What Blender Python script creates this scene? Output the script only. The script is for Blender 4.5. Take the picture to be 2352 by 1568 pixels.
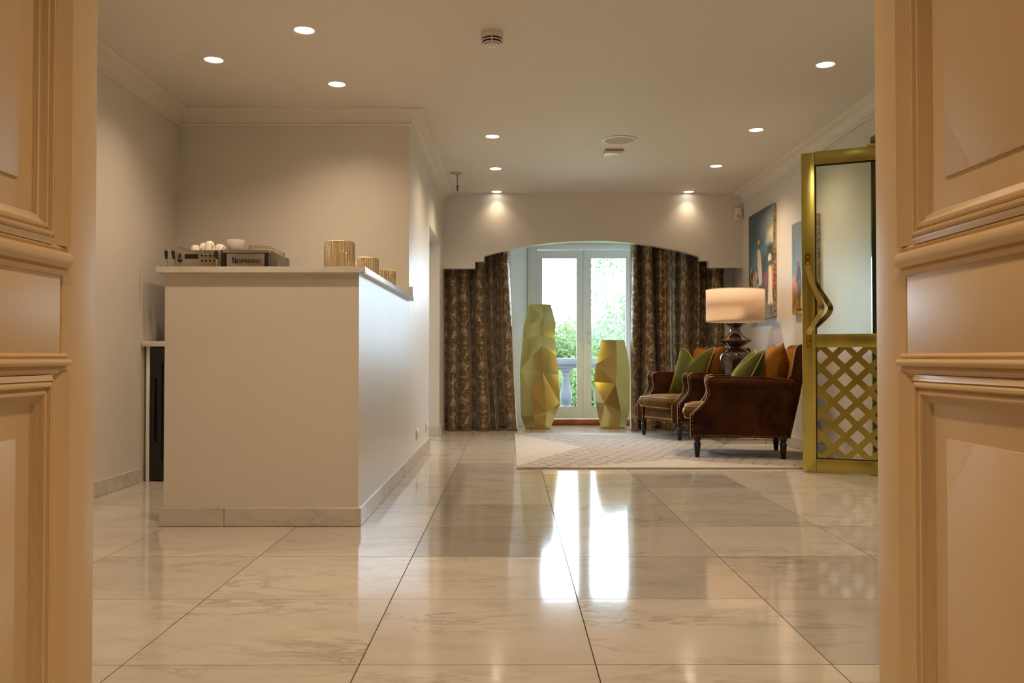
import bpy, bmesh, math, random
import numpy as np
from mathutils import Vector, Matrix

random.seed(7)
np.random.seed(7)
for o in list(bpy.data.objects):
    bpy.data.objects.remove(o, do_unlink=True)
scene = bpy.context.scene
COL = scene.collection
PI = math.pi
R = math.radians

# ------------------------------------------------------------------ camera
cam_d = bpy.data.cameras.new('camera')
cam_d.sensor_width = 36.0
cam_d.lens = 2000.0 * 36.0 / 2352.0
cam_d.clip_start = 0.05
cam_d.clip_end = 200
cam = bpy.data.objects.new('camera', cam_d)
COL.objects.link(cam)
cam.location = (0, 0, 0.78)
cam.rotation_euler = (PI/2 + math.atan(36/2000), 0, -5/2000)
scene.camera = cam

# ------------------------------------------------------------------ colour management and world
vs = scene.view_settings
vs.view_transform = 'Standard'
vs.look = 'None'
vs.gamma = 1.0
vs.exposure = 0.0
vs.use_curve_mapping = False

world = bpy.data.worlds.new('overcast_sky')
scene.world = world
world.use_nodes = True
bg = world.node_tree.nodes['Background']
bg.inputs[0].default_value = (0.67, 0.84, 1.0, 1)
bg.inputs[1].default_value = 29.0

WARM = (1.0, 0.745, 0.485)
SPOT_W = 72.0
portal_d = bpy.data.lights.new('window_portal', 'AREA')
portal_d.shape = 'RECTANGLE'; portal_d.size = 1.3; portal_d.size_y = 2.15
portal_d.cycles.is_portal = True
portal = bpy.data.objects.new('window_portal', portal_d)
portal.location = (0.87, 10.30, 1.05)
portal.rotation_euler = (-PI/2, 0, 0)
COL.objects.link(portal)

# ================================================================== materials
def new_mat(name):
    m = bpy.data.materials.new(name)
    m.use_nodes = True
    nt = m.node_tree
    return m, nt, nt.nodes['Principled BSDF'], nt.nodes['Material Output']

def N(nt, kind, **kw):
    n = nt.nodes.new(kind)
    for k, v in kw.items():
        if k.startswith('i_'):
            key = k[2:]
            key = int(key) if key.isdigit() else key.replace('_', ' ')
            n.inputs[key].default_value = v
        else:
            setattr(n, k, v)
    return n

def L(nt, a, b):
    nt.links.new(a, b)

def ramp(nt, stops, interp='LINEAR'):
    n = nt.nodes.new('ShaderNodeValToRGB')
    cr = n.color_ramp
    cr.interpolation = interp
    while len(cr.elements) > 1:
        cr.elements.remove(cr.elements[-1])
    cr.elements[0].position = stops[0][0]
    cr.elements[0].color = (*stops[0][1], 1) if len(stops[0][1]) == 3 else stops[0][1]
    for p, c in stops[1:]:
        e = cr.elements.new(p)
        e.color = (*c, 1) if len(c) == 3 else c
    return n

def mth(nt, op, a, b=None, c=None, clamp=False):
    n = nt.nodes.new('ShaderNodeMath')
    n.operation = op
    n.use_clamp = clamp
    for i, v in enumerate((a, b, c)):
        if v is None:
            continue
        if isinstance(v, (int, float)):
            n.inputs[i].default_value = v
        else:
            nt.links.new(v, n.inputs[i])
    return n.outputs[0]

def mixc(nt, fac, a, b, mode='MIX'):
    n = nt.nodes.new('ShaderNodeMix')
    n.data_type = 'RGBA'
    n.blend_type = mode
    for s, v in ((n.inputs[0], fac), (n.inputs[6], a), (n.inputs[7], b)):
        if isinstance(v, (int, float)):
            s.default_value = v
        elif isinstance(v, tuple):
            s.default_value = (*v, 1) if len(v) == 3 else v
        else:
            nt.links.new(v, s)
    return n.outputs[2]

def simple(name, col, rough=0.5, metal=0.0, spec=0.5, bump=0.0, bscale=60.0, var=0.0, coat=0.0, sheen=0.0, vscale=6.0):
    m, nt, p, out = new_mat(name)
    p.inputs['Base Color'].default_value = (*col, 1)
    p.inputs['Roughness'].default_value = rough
    p.inputs['Metallic'].default_value = metal
    p.inputs['Specular IOR Level'].default_value = spec
    p.inputs['Coat Weight'].default_value = coat
    p.inputs['Sheen Weight'].default_value = sheen
    tc = N(nt, 'ShaderNodeTexCoord')
    if var > 0:
        nz = N(nt, 'ShaderNodeTexNoise', i_Scale=vscale, i_Detail=4.0)
        L(nt, tc.outputs['Object'], nz.inputs['Vector'])
        lo = tuple(max(0, c*(1-var)) for c in col)
        hi = tuple(min(1, c*(1+var)) for c in col)
        rp = ramp(nt, [(0.3, lo), (0.7, hi)])
        L(nt, nz.outputs['Fac'], rp.inputs[0])
        L(nt, rp.outputs[0], p.inputs['Base Color'])
    if bump > 0:
        nb = N(nt, 'ShaderNodeTexNoise', i_Scale=bscale, i_Detail=3.0)
        L(nt, tc.outputs['Object'], nb.inputs['Vector'])
        b = N(nt, 'ShaderNodeBump', i_Strength=bump, i_Distance=0.01)
        L(nt, nb.outputs['Fac'], b.inputs['Height'])
        L(nt, b.outputs[0], p.inputs['Normal'])
    return m

def emission(name, col, strength):
    m, nt, p, out = new_mat(name)
    p.inputs['Base Color'].default_value = (0.8, 0.8, 0.8, 1)
    p.inputs['Emission Color'].default_value = (*col, 1)
    p.inputs['Emission Strength'].default_value = strength
    return m

MAT = {}
MAT['wall'] = simple('wall_paint', (0.70, 0.66, 0.61), 0.36, spec=0.6, bump=0.03, bscale=35, var=0.025, vscale=1.5)
MAT['ceiling'] = simple('ceiling_paint', (0.74, 0.70, 0.64), 0.6, spec=0.3, bump=0.03, bscale=20)
MAT['plaster'] = simple('plaster_moulding', (0.76, 0.72, 0.66), 0.5, spec=0.3)
MAT['cream'] = simple('cream_gloss_paint', (0.80, 0.60, 0.34), 0.42, spec=0.4, bump=0.02, bscale=90)
MAT['white'] = simple('white_gloss_paint', (0.82, 0.84, 0.85), 0.3)
MAT['plastic'] = simple('white_plastic', (0.78, 0.76, 0.70), 0.4)
MAT['black'] = simple('black_satin', (0.012, 0.012, 0.013), 0.3)
MAT['blackgloss'] = simple('black_gloss', (0.008, 0.008, 0.009), 0.08)
MAT['grille'] = simple('speaker_grille', (0.55, 0.50, 0.45), 0.7, bump=0.3, bscale=400)
MAT['chrome'] = simple('chrome', (0.75, 0.75, 0.75), 0.12, metal=1)
MAT['steel'] = simple('brushed_steel', (0.42, 0.38, 0.33), 0.3, metal=1, bump=0.03, bscale=200)
MAT['darksteel'] = simple('smoked_steel', (0.12, 0.10, 0.085), 0.22, metal=0.8)
MAT['porcelain'] = simple('porcelain', (0.85, 0.82, 0.76), 0.15)
MAT['brass'] = simple('aged_brass', (0.50, 0.435, 0.115), 0.27, metal=1, bump=0.02, bscale=14, var=0.16, vscale=5)
MAT['brasspolish'] = simple('polished_brass', (0.66, 0.54, 0.20), 0.14, metal=1)
MAT['goldvase'] = simple('satin_gold_lacquer', (0.52, 0.385, 0.125), 0.30, metal=0.9, bump=0.03, bscale=120)
MAT['ceramic'] = simple('dark_bronze_glaze', (0.035, 0.017, 0.010), 0.09, spec=0.7, coat=0.6)
MAT['ebony'] = simple('ebonised_wood', (0.010, 0.008, 0.007), 0.28)
MAT['sillwood'] = simple('sill_wood', (0.42, 0.13, 0.035), 0.4, var=0.25, vscale=12)
MAT['stone'] = simple('weathered_stone', (0.036, 0.036, 0.040), 0.9, var=0.3, bump=0.3, bscale=30)
MAT['grout'] = simple('dark_grout', (0.09, 0.065, 0.045), 0.9)
MAT['bark'] = simple('bark', (0.16, 0.12, 0.08), 0.9, var=0.3, bump=0.5)
MAT['paving'] = simple('pale_paving', (0.50, 0.49, 0.47), 0.8, var=0.15)
MAT['lawn'] = simple('lawn', (0.16, 0.26, 0.07), 0.9, var=0.4, vscale=2)
MAT['housewall'] = simple('white_render', (0.8, 0.8, 0.78), 0.8)
MAT['piping'] = simple('beige_piping', (0.40, 0.29, 0.16), 0.6, sheen=0.3)
MAT['nail'] = simple('brass_nail', (0.55, 0.40, 0.16), 0.3, metal=1)
MAT['lens'] = emission('downlight_lens', (1.0, 0.90, 0.74), 9.0)
MAT['lining'] = simple('white_lining', (0.85, 0.85, 0.85), 0.8)
MAT['gasket'] = simple('dark_gasket', (0.012, 0.012, 0.010), 0.6)
MAT['greenglass'] = simple('glass_edge_green', (0.16, 0.24, 0.10), 0.1, spec=0.8)
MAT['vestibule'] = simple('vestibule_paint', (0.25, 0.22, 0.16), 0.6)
MAT['canvas_edge'] = simple('canvas_edge', (0.34, 0.26, 0.17), 0.8, var=0.75, vscale=34)

def velvet(name, dark, light, rough=0.85):
    m, nt, p, out = new_mat(name)
    tc = N(nt, 'ShaderNodeTexCoord')
    nz = N(nt, 'ShaderNodeTexNoise', i_Scale=5.0, i_Detail=5.0, i_Distortion=0.8)
    L(nt, tc.outputs['Object'], nz.inputs['Vector'])
    rp = ramp(nt, [(0.32, dark), (0.72, light)])
    L(nt, nz.outputs['Fac'], rp.inputs[0])
    L(nt, rp.outputs[0], p.inputs['Base Color'])
    p.inputs['Roughness'].default_value = rough
    p.inputs['Specular IOR Level'].default_value = 0.12
    p.inputs['Sheen Weight'].default_value = 0.8
    p.inputs['Sheen Roughness'].default_value = 0.35
    p.inputs['Sheen Tint'].default_value = (*[min(1, c*3/max(light)*0.22) for c in light], 1)
    n2 = N(nt, 'ShaderNodeTexNoise', i_Scale=9.0, i_Detail=3.0)
    L(nt, tc.outputs['Object'], n2.inputs['Vector'])
    b = N(nt, 'ShaderNodeBump', i_Strength=0.25, i_Distance=0.02)
    L(nt, n2.outputs['Fac'], b.inputs['Height'])
    L(nt, b.outputs[0], p.inputs['Normal'])
    return m
MAT['velvet_brown'] = velvet('brown_velvet', (0.018, 0.005, 0.0025), (0.070, 0.023, 0.006))
MAT['velvet_seat'] = velvet('seat_velvet', (0.085, 0.048, 0.013), (0.16, 0.095, 0.030))
MAT['velvet_green'] = velvet('olive_velvet', (0.036, 0.042, 0.006), (0.085, 0.085, 0.014))
MAT['velvet_mustard'] = velvet('mustard_velvet', (0.15, 0.056, 0.005), (0.30, 0.125, 0.012))

def marble(name, base, vein, scale=1.0, rough=0.09, per_tile=False, dark_amt=0.5):
    m, nt, p, out = new_mat(name)
    tc = N(nt, 'ShaderNodeTexCoord')
    vec = tc.outputs['Object']
    oi = N(nt, 'ShaderNodeObjectInfo')
    if per_tile:
        off = N(nt, 'ShaderNodeVectorMath', operation='SCALE')
        off.inputs[0].default_value = (91.0, 57.0, 33.0)
        L(nt, oi.outputs['Random'], off.inputs['Scale'])
        ad = N(nt, 'ShaderNodeVectorMath', operation='ADD')
        L(nt, vec, ad.inputs[0]); L(nt, off.outputs[0], ad.inputs[1])
        vec = ad.outputs[0]
    mp = N(nt, 'ShaderNodeMapping')
    mp.inputs['Rotation'].default_value = (0, 0, 0.5)
    mp.inputs['Scale'].default_value = (scale*0.55, scale*1.5, scale)
    L(nt, vec, mp.inputs['Vector'])
    n1 = N(nt, 'ShaderNodeTexNoise', i_Scale=2.6, i_Detail=8.0, i_Roughness=0.68, i_Distortion=0.4)
    L(nt, mp.outputs[0], n1.inputs['Vector'])
    # thin veins where a distorted noise crosses its middle value
    n2 = N(nt, 'ShaderNodeTexNoise', i_Scale=3.0, i_Detail=9.0, i_Roughness=0.68, i_Distortion=0.5)
    L(nt, mp.outputs[0], n2.inputs['Vector'])
    d = mth(nt, 'ABSOLUTE', mth(nt, 'SUBTRACT', n2.outputs['Fac'], 0.5))
    v = mth(nt, 'SUBTRACT', 1.0, mth(nt, 'MULTIPLY', d, 24.0), clamp=True)
    n3 = N(nt, 'ShaderNodeTexNoise', i_Scale=1.6, i_Detail=3.0)
    L(nt, mp.outputs[0], n3.inputs['Vector'])
    vm = mth(nt, 'MULTIPLY', v, mth(nt, 'MULTIPLY', mth(nt, 'SUBTRACT', n3.outputs['Fac'], 0.44, clamp=True), 4.0, clamp=True))
    rp = ramp(nt, [(0.30, tuple(c*0.86 for c in base)), (0.52, base), (0.75, tuple(min(1, c*1.05) for c in base))])
    L(nt, n1.outputs['Fac'], rp.inputs[0])
    col = mixc(nt, mth(nt, 'MULTIPLY', vm, 0.58), rp.outputs[0], vein)
    # scattered grey clouding
    cl = mth(nt, 'MULTIPLY', mth(nt, 'SUBTRACT', n1.outputs['Fac'], 0.56, clamp=True), 3.5, clamp=True)
    col = mixc(nt, mth(nt, 'MULTIPLY', cl, 0.35), col, vein)
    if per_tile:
        # per-slab tone: greyer marble plus the curtains' dark reflection painted in
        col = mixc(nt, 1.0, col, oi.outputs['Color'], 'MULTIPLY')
    L(nt, col, p.inputs['Base Color'])
    p.inputs['Roughness'].default_value = rough
    p.inputs['Specular IOR Level'].default_value = 0.5
    n5 = N(nt, 'ShaderNodeTexNoise', i_Scale=7.0, i_Detail=3.0)
    L(nt, mp.outputs[0], n5.inputs['Vector'])
    b = N(nt, 'ShaderNodeBump', i_Strength=0.02, i_Distance=0.01)
    L(nt, n5.outputs['Fac'], b.inputs['Height'])
    L(nt, b.outputs[0], p.inputs['Normal'])
    return m
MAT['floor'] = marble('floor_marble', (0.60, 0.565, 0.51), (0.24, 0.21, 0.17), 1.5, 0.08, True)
MAT['skirting'] = marble('skirting_marble', (0.62, 0.58, 0.53), (0.30, 0.28, 0.26), 2.6, 0.2, True)
MAT['topmarble'] = marble('counter_marble', (0.72, 0.70, 0.66), (0.30, 0.29, 0.28), 3.5, 0.15)

def pane_glass(name, tint, gl=0.06, rough=0.0):
    m, nt, p, out = new_mat(name)
    nt.nodes.remove(p)
    t = N(nt, 'ShaderNodeBsdfTransparent'); t.inputs[0].default_value = (*tint, 1)
    g = N(nt, 'ShaderNodeBsdfGlossy'); g.inputs['Roughness'].default_value = rough
    mx = N(nt, 'ShaderNodeMixShader')
    fr = N(nt, 'ShaderNodeFresnel', i_IOR=1.45)
    f2 = mth(nt, 'ADD', fr.outputs[0], gl - 0.04, clamp=True)
    L(nt, f2, mx.inputs[0]); L(nt, t.outputs[0], mx.inputs[1]); L(nt, g.outputs[0], mx.inputs[2])
    L(nt, mx.outputs[0], out.inputs[0])
    return m
MAT['pane'] = pane_glass('window_pane', (0.97, 0.985, 0.98), 0.04)
MAT['doorpane'] = pane_glass('door_pane', (0.86, 0.90, 0.84), 0.05)

def amber_glass():
    m, nt, p, out = new_mat('ribbed_amber_glass')
    tc = N(nt, 'ShaderNodeTexCoord')
    mp = N(nt, 'ShaderNodeMapping'); mp.inputs['Scale'].default_value = (1, 1, 0.06)
    L(nt, tc.outputs['Object'], mp.inputs['Vector'])
    nz = N(nt, 'ShaderNodeTexNoise', i_Scale=150.0, i_Detail=2.0)
    L(nt, mp.outputs[0], nz.inputs['Vector'])
    rp = ramp(nt, [(0.30, (0.64, 0.50, 0.29)), (0.5, (0.78, 0.65, 0.43)), (0.62, (0.86, 0.76, 0.58)), (0.72, (0.97, 0.95, 0.92))])
    L(nt, nz.outputs['Fac'], rp.inputs[0])
    L(nt, rp.outputs[0], p.inputs['Base Color'])
    p.inputs['Roughness'].default_value = 0.2
    p.inputs['Metallic'].default_value = 0.7
    p.inputs['Transmission Weight'].default_value = 0.35
    p.inputs['IOR'].default_value = 1.3
    bd = N(nt, 'ShaderNodeTexNoise', i_Scale=260.0, i_Detail=1.0)
    L(nt, tc.outputs['Object'], bd.inputs['Vector'])
    b = N(nt, 'ShaderNodeBump', i_Strength=0.8, i_Distance=0.004)
    L(nt, bd.outputs['Fac'], b.inputs['Height'])
    L(nt, b.outputs[0], p.inputs['Normal'])
    return m
MAT['amber'] = amber_glass()

def shade_fabric():
    m, nt, p, out = new_mat('lampshade_linen')
    nt.nodes.remove(p)
    d = N(nt, 'ShaderNodeBsdfDiffuse'); d.inputs[0].default_value = (0.80, 0.74, 0.66, 1)
    t = N(nt, 'ShaderNodeBsdfTranslucent'); t.inputs[0].default_value = (0.85, 0.68, 0.50, 1)
    mx = N(nt, 'ShaderNodeMixShader'); mx.inputs[0].default_value = 0.4
    L(nt, d.outputs[0], mx.inputs[1]); L(nt, t.outputs[0], mx.inputs[2]); L(nt, mx.outputs[0], out.inputs[0])
    tc = N(nt, 'ShaderNodeTexCoord')
    w = N(nt, 'ShaderNodeTexNoise', i_Scale=220.0)
    L(nt, tc.outputs['Object'], w.inputs['Vector'])
    b = N(nt, 'ShaderNodeBump', i_Strength=0.1, i_Distance=0.002)
    L(nt, w.outputs['Fac'], b.inputs['Height']); L(nt, b.outputs[0], d.inputs['Normal'])
    return m
MAT['shade'] = shade_fabric()

def damask():
    m, nt, p, out = new_mat('damask_weave')
    uv = N(nt, 'ShaderNodeUVMap')
    sp = N(nt, 'ShaderNodeSeparateXYZ')
    L(nt, uv.outputs[0], sp.inputs[0])
    # mirrored repeat of 0.25 m by 0.36 m, alternate columns dropped by half
    uu = mth(nt, 'DIVIDE', sp.outputs[0], 0.25)
    fl = mth(nt, 'FLOOR', uu)
    half = mth(nt, 'MULTIPLY', mth(nt, 'MODULO', fl, 2.0), 0.5)
    mu = mth(nt, 'ABSOLUTE', mth(nt, 'SUBTRACT', mth(nt, 'FRACT', uu), 0.5))
    vv = mth(nt, 'FRACT', mth(nt, 'ADD', mth(nt, 'DIVIDE', sp.outputs[1], 0.36), half))
    # vertical position as a loop so that the motif joins itself
    ang = mth(nt, 'MULTIPLY', vv, 2*PI)
    cx = N(nt, 'ShaderNodeCombineXYZ')
    L(nt, mth(nt, 'MULTIPLY', mu, 2.6), cx.inputs[0])
    L(nt, mth(nt, 'MULTIPLY', mth(nt, 'COSINE', ang), 0.62), cx.inputs[1])
    L(nt, mth(nt, 'MULTIPLY', mth(nt, 'SINE', ang), 0.62), cx.inputs[2])
    nz = N(nt, 'ShaderNodeTexNoise', i_Scale=1.7, i_Detail=2.0, i_Roughness=0.5, i_Distortion=1.3)
    L(nt, cx.outputs[0], nz.inputs['Vector'])
    # ogee outline
    og = mth(nt, 'ADD', 0.25, mth(nt, 'MULTIPLY', mth(nt, 'COSINE', ang), 0.17))
    od = mth(nt, 'ABSOLUTE', mth(nt, 'SUBTRACT', mu, og))
    ol = mth(nt, 'SUBTRACT', 1.0, mth(nt, 'MULTIPLY', od, 14.0), clamp=True)
    f = mth(nt, 'ADD', mth(nt, 'MULTIPLY', ol, 0.16), nz.outputs['Fac'])
    mask = ramp(nt, [(0.50, (0, 0, 0)), (0.60, (1, 1, 1))])
    L(nt, f, mask.inputs[0])
    tc = N(nt, 'ShaderNodeTexCoord')
    fine = N(nt, 'ShaderNodeTexNoise', i_Scale=70.0, i_Detail=2.0)
    L(nt, tc.outputs['Object'], fine.inputs['Vector'])
    ground = mixc(nt, fine.outputs['Fac'], (0.095, 0.060, 0.027), (0.20, 0.130, 0.062))
    motif = mixc(nt, fine.outputs['Fac'], (0.27, 0.20, 0.12), (0.48, 0.37, 0.24))
    L(nt, mixc(nt, mask.outputs[0], ground, motif), p.inputs['Base Color'])
    p.inputs['Metallic'].default_value = 0.45
    rr = ramp(nt, [(0, (0.30, 0.30, 0.30)), (1, (0.38, 0.38, 0.38))])
    L(nt, mask.outputs[0], rr.inputs[0]); L(nt, rr.outputs[0], p.inputs['Roughness'])
    p.inputs['Sheen Weight'].default_value = 0.2
    wr = N(nt, 'ShaderNodeTexNoise', i_Scale=26.0, i_Detail=3.0)
    L(nt, tc.outputs['Object'], wr.inputs['Vector'])
    hh = mth(nt, 'ADD', wr.outputs['Fac'], mth(nt, 'MULTIPLY', mask.outputs[0], 0.35))
    b = N(nt, 'ShaderNodeBump', i_Strength=0.55, i_Distance=0.008)
    L(nt, hh, b.inputs['Height']); L(nt, b.outputs[0], p.inputs['Normal'])
    return m
MAT['damask'] = damask()

def rug_mat():
    m, nt, p, out = new_mat('rug_pile')
    tc = N(nt, 'ShaderNodeTexCoord')
    sp = N(nt, 'ShaderNodeSeparateXYZ')
    L(nt, tc.outputs['Object'], sp.inputs[0])
    nz = N(nt, 'ShaderNodeTexNoise', i_Scale=3.0, i_Detail=3.0)
    L(nt, tc.outputs['Object'], nz.inputs['Vector'])
    wob = mth(nt, 'MULTIPLY', mth(nt, 'SUBTRACT', nz.outputs['Fac'], 0.5), 0.06)
    x = mth(nt, 'ADD', sp.outputs[0], wob)
    y = mth(nt, 'SUBTRACT', sp.outputs[1], wob)
    ax = mth(nt, 'ABSOLUTE', x); ay = mth(nt, 'ABSOLUTE', y)
    # plain triangles on the four sides
    s1 = mth(nt, 'SUBTRACT', mth(nt, 'MULTIPLY', mth(nt, 'SUBTRACT', ax, 0.60), 2.3), ay)
    s2 = mth(nt, 'SUBTRACT', mth(nt, 'MULTIPLY', mth(nt, 'SUBTRACT', ay, 0.93), 1.7), ax)
    plain = mth(nt, 'GREATER_THAN', mth(nt, 'MAXIMUM', s1, s2), 0.0)
    def lines(a, b_, per, w):
        d = mth(nt, 'ADD', mth(nt, 'MULTIPLY', x, a), mth(nt, 'MULTIPLY', y, b_))
        fr = mth(nt, 'FRACT', mth(nt, 'DIVIDE', d, per))
        dd = mth(nt, 'ABSOLUTE', mth(nt, 'SUBTRACT', fr, 0.5))
        return mth(nt, 'SUBTRACT', 1.0, mth(nt, 'DIVIDE', dd, w), clamp=True)
    l1 = lines(0.92, -0.39, 0.10, 0.13)
    l2 = lines(0.92, 0.39, 0.10, 0.13)
    l3 = lines(0.45, 0.89, 0.21, 0.06)
    li = mth(nt, 'MAXIMUM', mth(nt, 'MAXIMUM', l1, l2), l3)
    n2 = N(nt, 'ShaderNodeTexNoise', i_Scale=7.0, i_Detail=4.0)
    L(nt, tc.outputs['Object'], n2.inputs['Vector'])
    fade = mth(nt, 'MULTIPLY', mth(nt, 'SUBTRACT', n2.outputs['Fac'], 0.28, clamp=True), 2.6, clamp=True)
    li = mth(nt, 'MULTIPLY', mth(nt, 'MULTIPLY', li, fade), mth(nt, 'SUBTRACT', 1.0, plain))
    cream = mixc(nt, n2.outputs['Fac'], (0.46, 0.43, 0.40), (0.56, 0.53, 0.50))
    field = mixc(nt, plain, mixc(nt, n2.outputs['Fac'], (0.33, 0.30, 0.275), (0.48, 0.45, 0.42)), cream)
    L(nt, mixc(nt, mth(nt, 'MULTIPLY', li, 0.95), field, (0.05, 0.042, 0.036)), p.inputs['Base Color'])
    p.inputs['Roughness'].default_value = 0.95
    p.inputs['Sheen Weight'].default_value = 0.3
    n3 = N(nt, 'ShaderNodeTexNoise', i_Scale=250.0)
    L(nt, tc.outputs['Object'], n3.inputs['Vector'])
    hh = mth(nt, 'SUBTRACT', n3.outputs['Fac'], li)
    b = N(nt, 'ShaderNodeBump', i_Strength=0.5, i_Distance=0.006)
    L(nt, hh, b.inputs['Height']); L(nt, b.outputs[0], p.inputs['Normal'])
    return m
MAT['rug'] = rug_mat()

def leaf_mat(name, a, b_):
    m, nt, p, out = new_mat(name)
    nt.nodes.remove(p)
    tc = N(nt, 'ShaderNodeTexCoord')
    nz = N(nt, 'ShaderNodeTexNoise', i_Scale=1.6, i_Detail=4.0)
    L(nt, tc.outputs['Object'], nz.inputs['Vector'])
    rp = ramp(nt, [(0.3, a), (0.7, b_)])
    L(nt, nz.outputs['Fac'], rp.inputs[0])
    d = N(nt, 'ShaderNodeBsdfDiffuse'); t = N(nt, 'ShaderNodeBsdfTranslucent')
    L(nt, rp.outputs[0], d.inputs[0]); L(nt, rp.outputs[0], t.inputs[0])
    mx = N(nt, 'ShaderNodeMixShader'); mx.inputs[0].default_value = 0.5
    L(nt, d.outputs[0], mx.inputs[1]); L(nt, t.outputs[0], mx.inputs[2]); L(nt, mx.outputs[0], out.inputs[0])
    return m
MAT['leaf_a'] = leaf_mat('fresh_leaves', (0.045, 0.080, 0.025), (0.105, 0.130, 0.060))
MAT['leaf_b'] = leaf_mat('pale_leaves', (0.060, 0.095, 0.05), (0.125, 0.145, 0.095))

def paint_mat():
    m, nt, p, out = new_mat('oil_paint')
    a = N(nt, 'ShaderNodeVertexColor', layer_name='paint')
    L(nt, a.outputs[0], p.inputs['Base Color'])
    p.inputs['Roughness'].default_value = 0.45
    tc = N(nt, 'ShaderNodeTexCoord')
    nz = N(nt, 'ShaderNodeTexNoise', i_Scale=60.0)
    L(nt, tc.outputs['Object'], nz.inputs['Vector'])
    b = N(nt, 'ShaderNodeBump', i_Strength=0.2, i_Distance=0.004)
    L(nt, nz.outputs['Fac'], b.inputs['Height']); L(nt, b.outputs[0], p.inputs['Normal'])
    return m
MAT['paint'] = paint_mat()

# ================================================================== geometry helpers
def finish(name, bm, mat, parent=None, smooth=None, loc=None, rot=None):
    """bmesh -> one linked mesh object; smooth = sharp angle in degrees or None for flat"""
    bmesh.ops.remove_doubles(bm, verts=bm.verts, dist=1e-6)
    bmesh.ops.recalc_face_normals(bm, faces=bm.faces)
    if smooth is not None:
        th = R(smooth)
        for f in bm.faces:
            f.smooth = True
        for e in bm.edges:
            if len(e.link_faces) == 2 and e.calc_face_angle(0) > th:
                e.smooth = False
    me = bpy.data.meshes.new(name)
    bm.to_mesh(me); bm.free()
    if mat is not None:
        me.materials.append(MAT[mat] if isinstance(mat, str) else mat)
    o = bpy.data.objects.new(name, me)
    COL.objects.link(o)
    if parent is not None:
        o.parent = parent
    if loc is not None:
        o.location = loc
    if rot is not None:
        o.rotation_euler = rot
    return o

def copy_obj(src, parent, loc=None, rot=None):
    o = src.copy()
    COL.objects.link(o)
    o.parent = parent
    if loc is not None:
        o.location = loc
    if rot is not None:
        o.rotation_euler = rot
    return o

def thing(name, label, cat, loc=(0, 0, 0), rz=0.0, group=None):
    o = bpy.data.objects.new(name, None)
    o.empty_display_size = 0.1
    COL.objects.link(o)
    o.location = loc
    o.rotation_euler = (0, 0, rz)
    return tag(o, label, cat, group)

def tag(o, label, cat, group=None):
    o['label'] = label
    o['category'] = cat
    if group:
        o['group'] = group
    return o

def struct(o, label=None):
    o['kind'] = 'structure'
    if label:
        o['label'] = label
    return o

def sempty(name, loc=(0, 0, 0), label=None):
    o = bpy.data.objects.new(name, None)
    o.empty_display_size = 0.1
    COL.objects.link(o)
    o.location = loc
    return struct(o, label)

def nb():
    return bmesh.new()

def box(bm, x0, x1, y0, y1, z0, z1, bev=0.0, seg=2, mx=None):
    r = bmesh.ops.create_cube(bm, size=1.0)
    vsl = r['verts']
    for v in vsl:
        v.co = Vector((x0 + (v.co.x+0.5)*(x1-x0), y0 + (v.co.y+0.5)*(y1-y0), z0 + (v.co.z+0.5)*(z1-z0)))
    if mx is not None:
        bmesh.ops.transform(bm, matrix=mx, verts=vsl)
    if bev > 0:
        es = list({e for v in vsl for e in v.link_edges})
        bmesh.ops.bevel(bm, geom=es, offset=bev, segments=seg, profile=0.5, affect='EDGES', clamp_overlap=True)
    return bm

def boxo(name, x0, x1, y0, y1, z0, z1, mat, parent=None, bev=0.0, seg=2, smooth=30):
    return finish(name, box(nb(), x0, x1, y0, y1, z0, z1, bev, seg), mat, parent, smooth if bev > 0 else None)

def lathe(bm, prof, seg=32, c=(0, 0, 0), cap=True, sy=1.0):
    rings = []
    for r, z in prof:
        rings.append([bm.verts.new((c[0] + r*math.cos(2*PI*i/seg), c[1] + sy*r*math.sin(2*PI*i/seg), c[2] + z)) for i in range(seg)])
    for a, b in zip(rings, rings[1:]):
        for i in range(seg):
            j = (i+1) % seg
            bm.faces.new((a[i], a[j], b[j], b[i]))
    if cap:
        bm.faces.new(rings[0][::-1])
        bm.faces.new(rings[-1])
    return bm

def tube(bm, pts, r, seg=8, closed=False, cap=True):
    pts = [Vector(p) for p in pts]
    n = len(pts)
    rings = []
    up = Vector((0, 0, 1))
    prev = None
    for i, p in enumerate(pts):
        if closed:
            t = pts[(i+1) % n] - pts[i-1]
        else:
            t = pts[min(i+1, n-1)] - pts[max(i-1, 0)]
        if t.length < 1e-9:
            t = Vector((0, 0, 1))
        t.normalize()
        if prev is None:
            a = t.cross(up)
            if a.length < 0.05:
                a = t.cross(Vector((1, 0, 0)))
        else:
            a = prev - t*prev.dot(t)
            if a.length < 1e-4:
                a = t.cross(up)
        a.normalize(); prev = a
        b = t.cross(a)
        rr = r[i] if isinstance(r, (list, tuple)) else r
        rings.append([bm.verts.new(p + (a*math.cos(2*PI*k/seg) + b*math.sin(2*PI*k/seg))*rr) for k in range(seg)])
    m = n if closed else n-1
    for i in range(m):
        A = rings[i]; B = rings[(i+1) % n]
        for k in range(seg):
            l = (k+1) % seg
            bm.faces.new((A[k], A[l], B[l], B[k]))
    if cap and not closed:
        bm.faces.new(rings[0][::-1]); bm.faces.new(rings[-1])
    return bm

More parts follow.
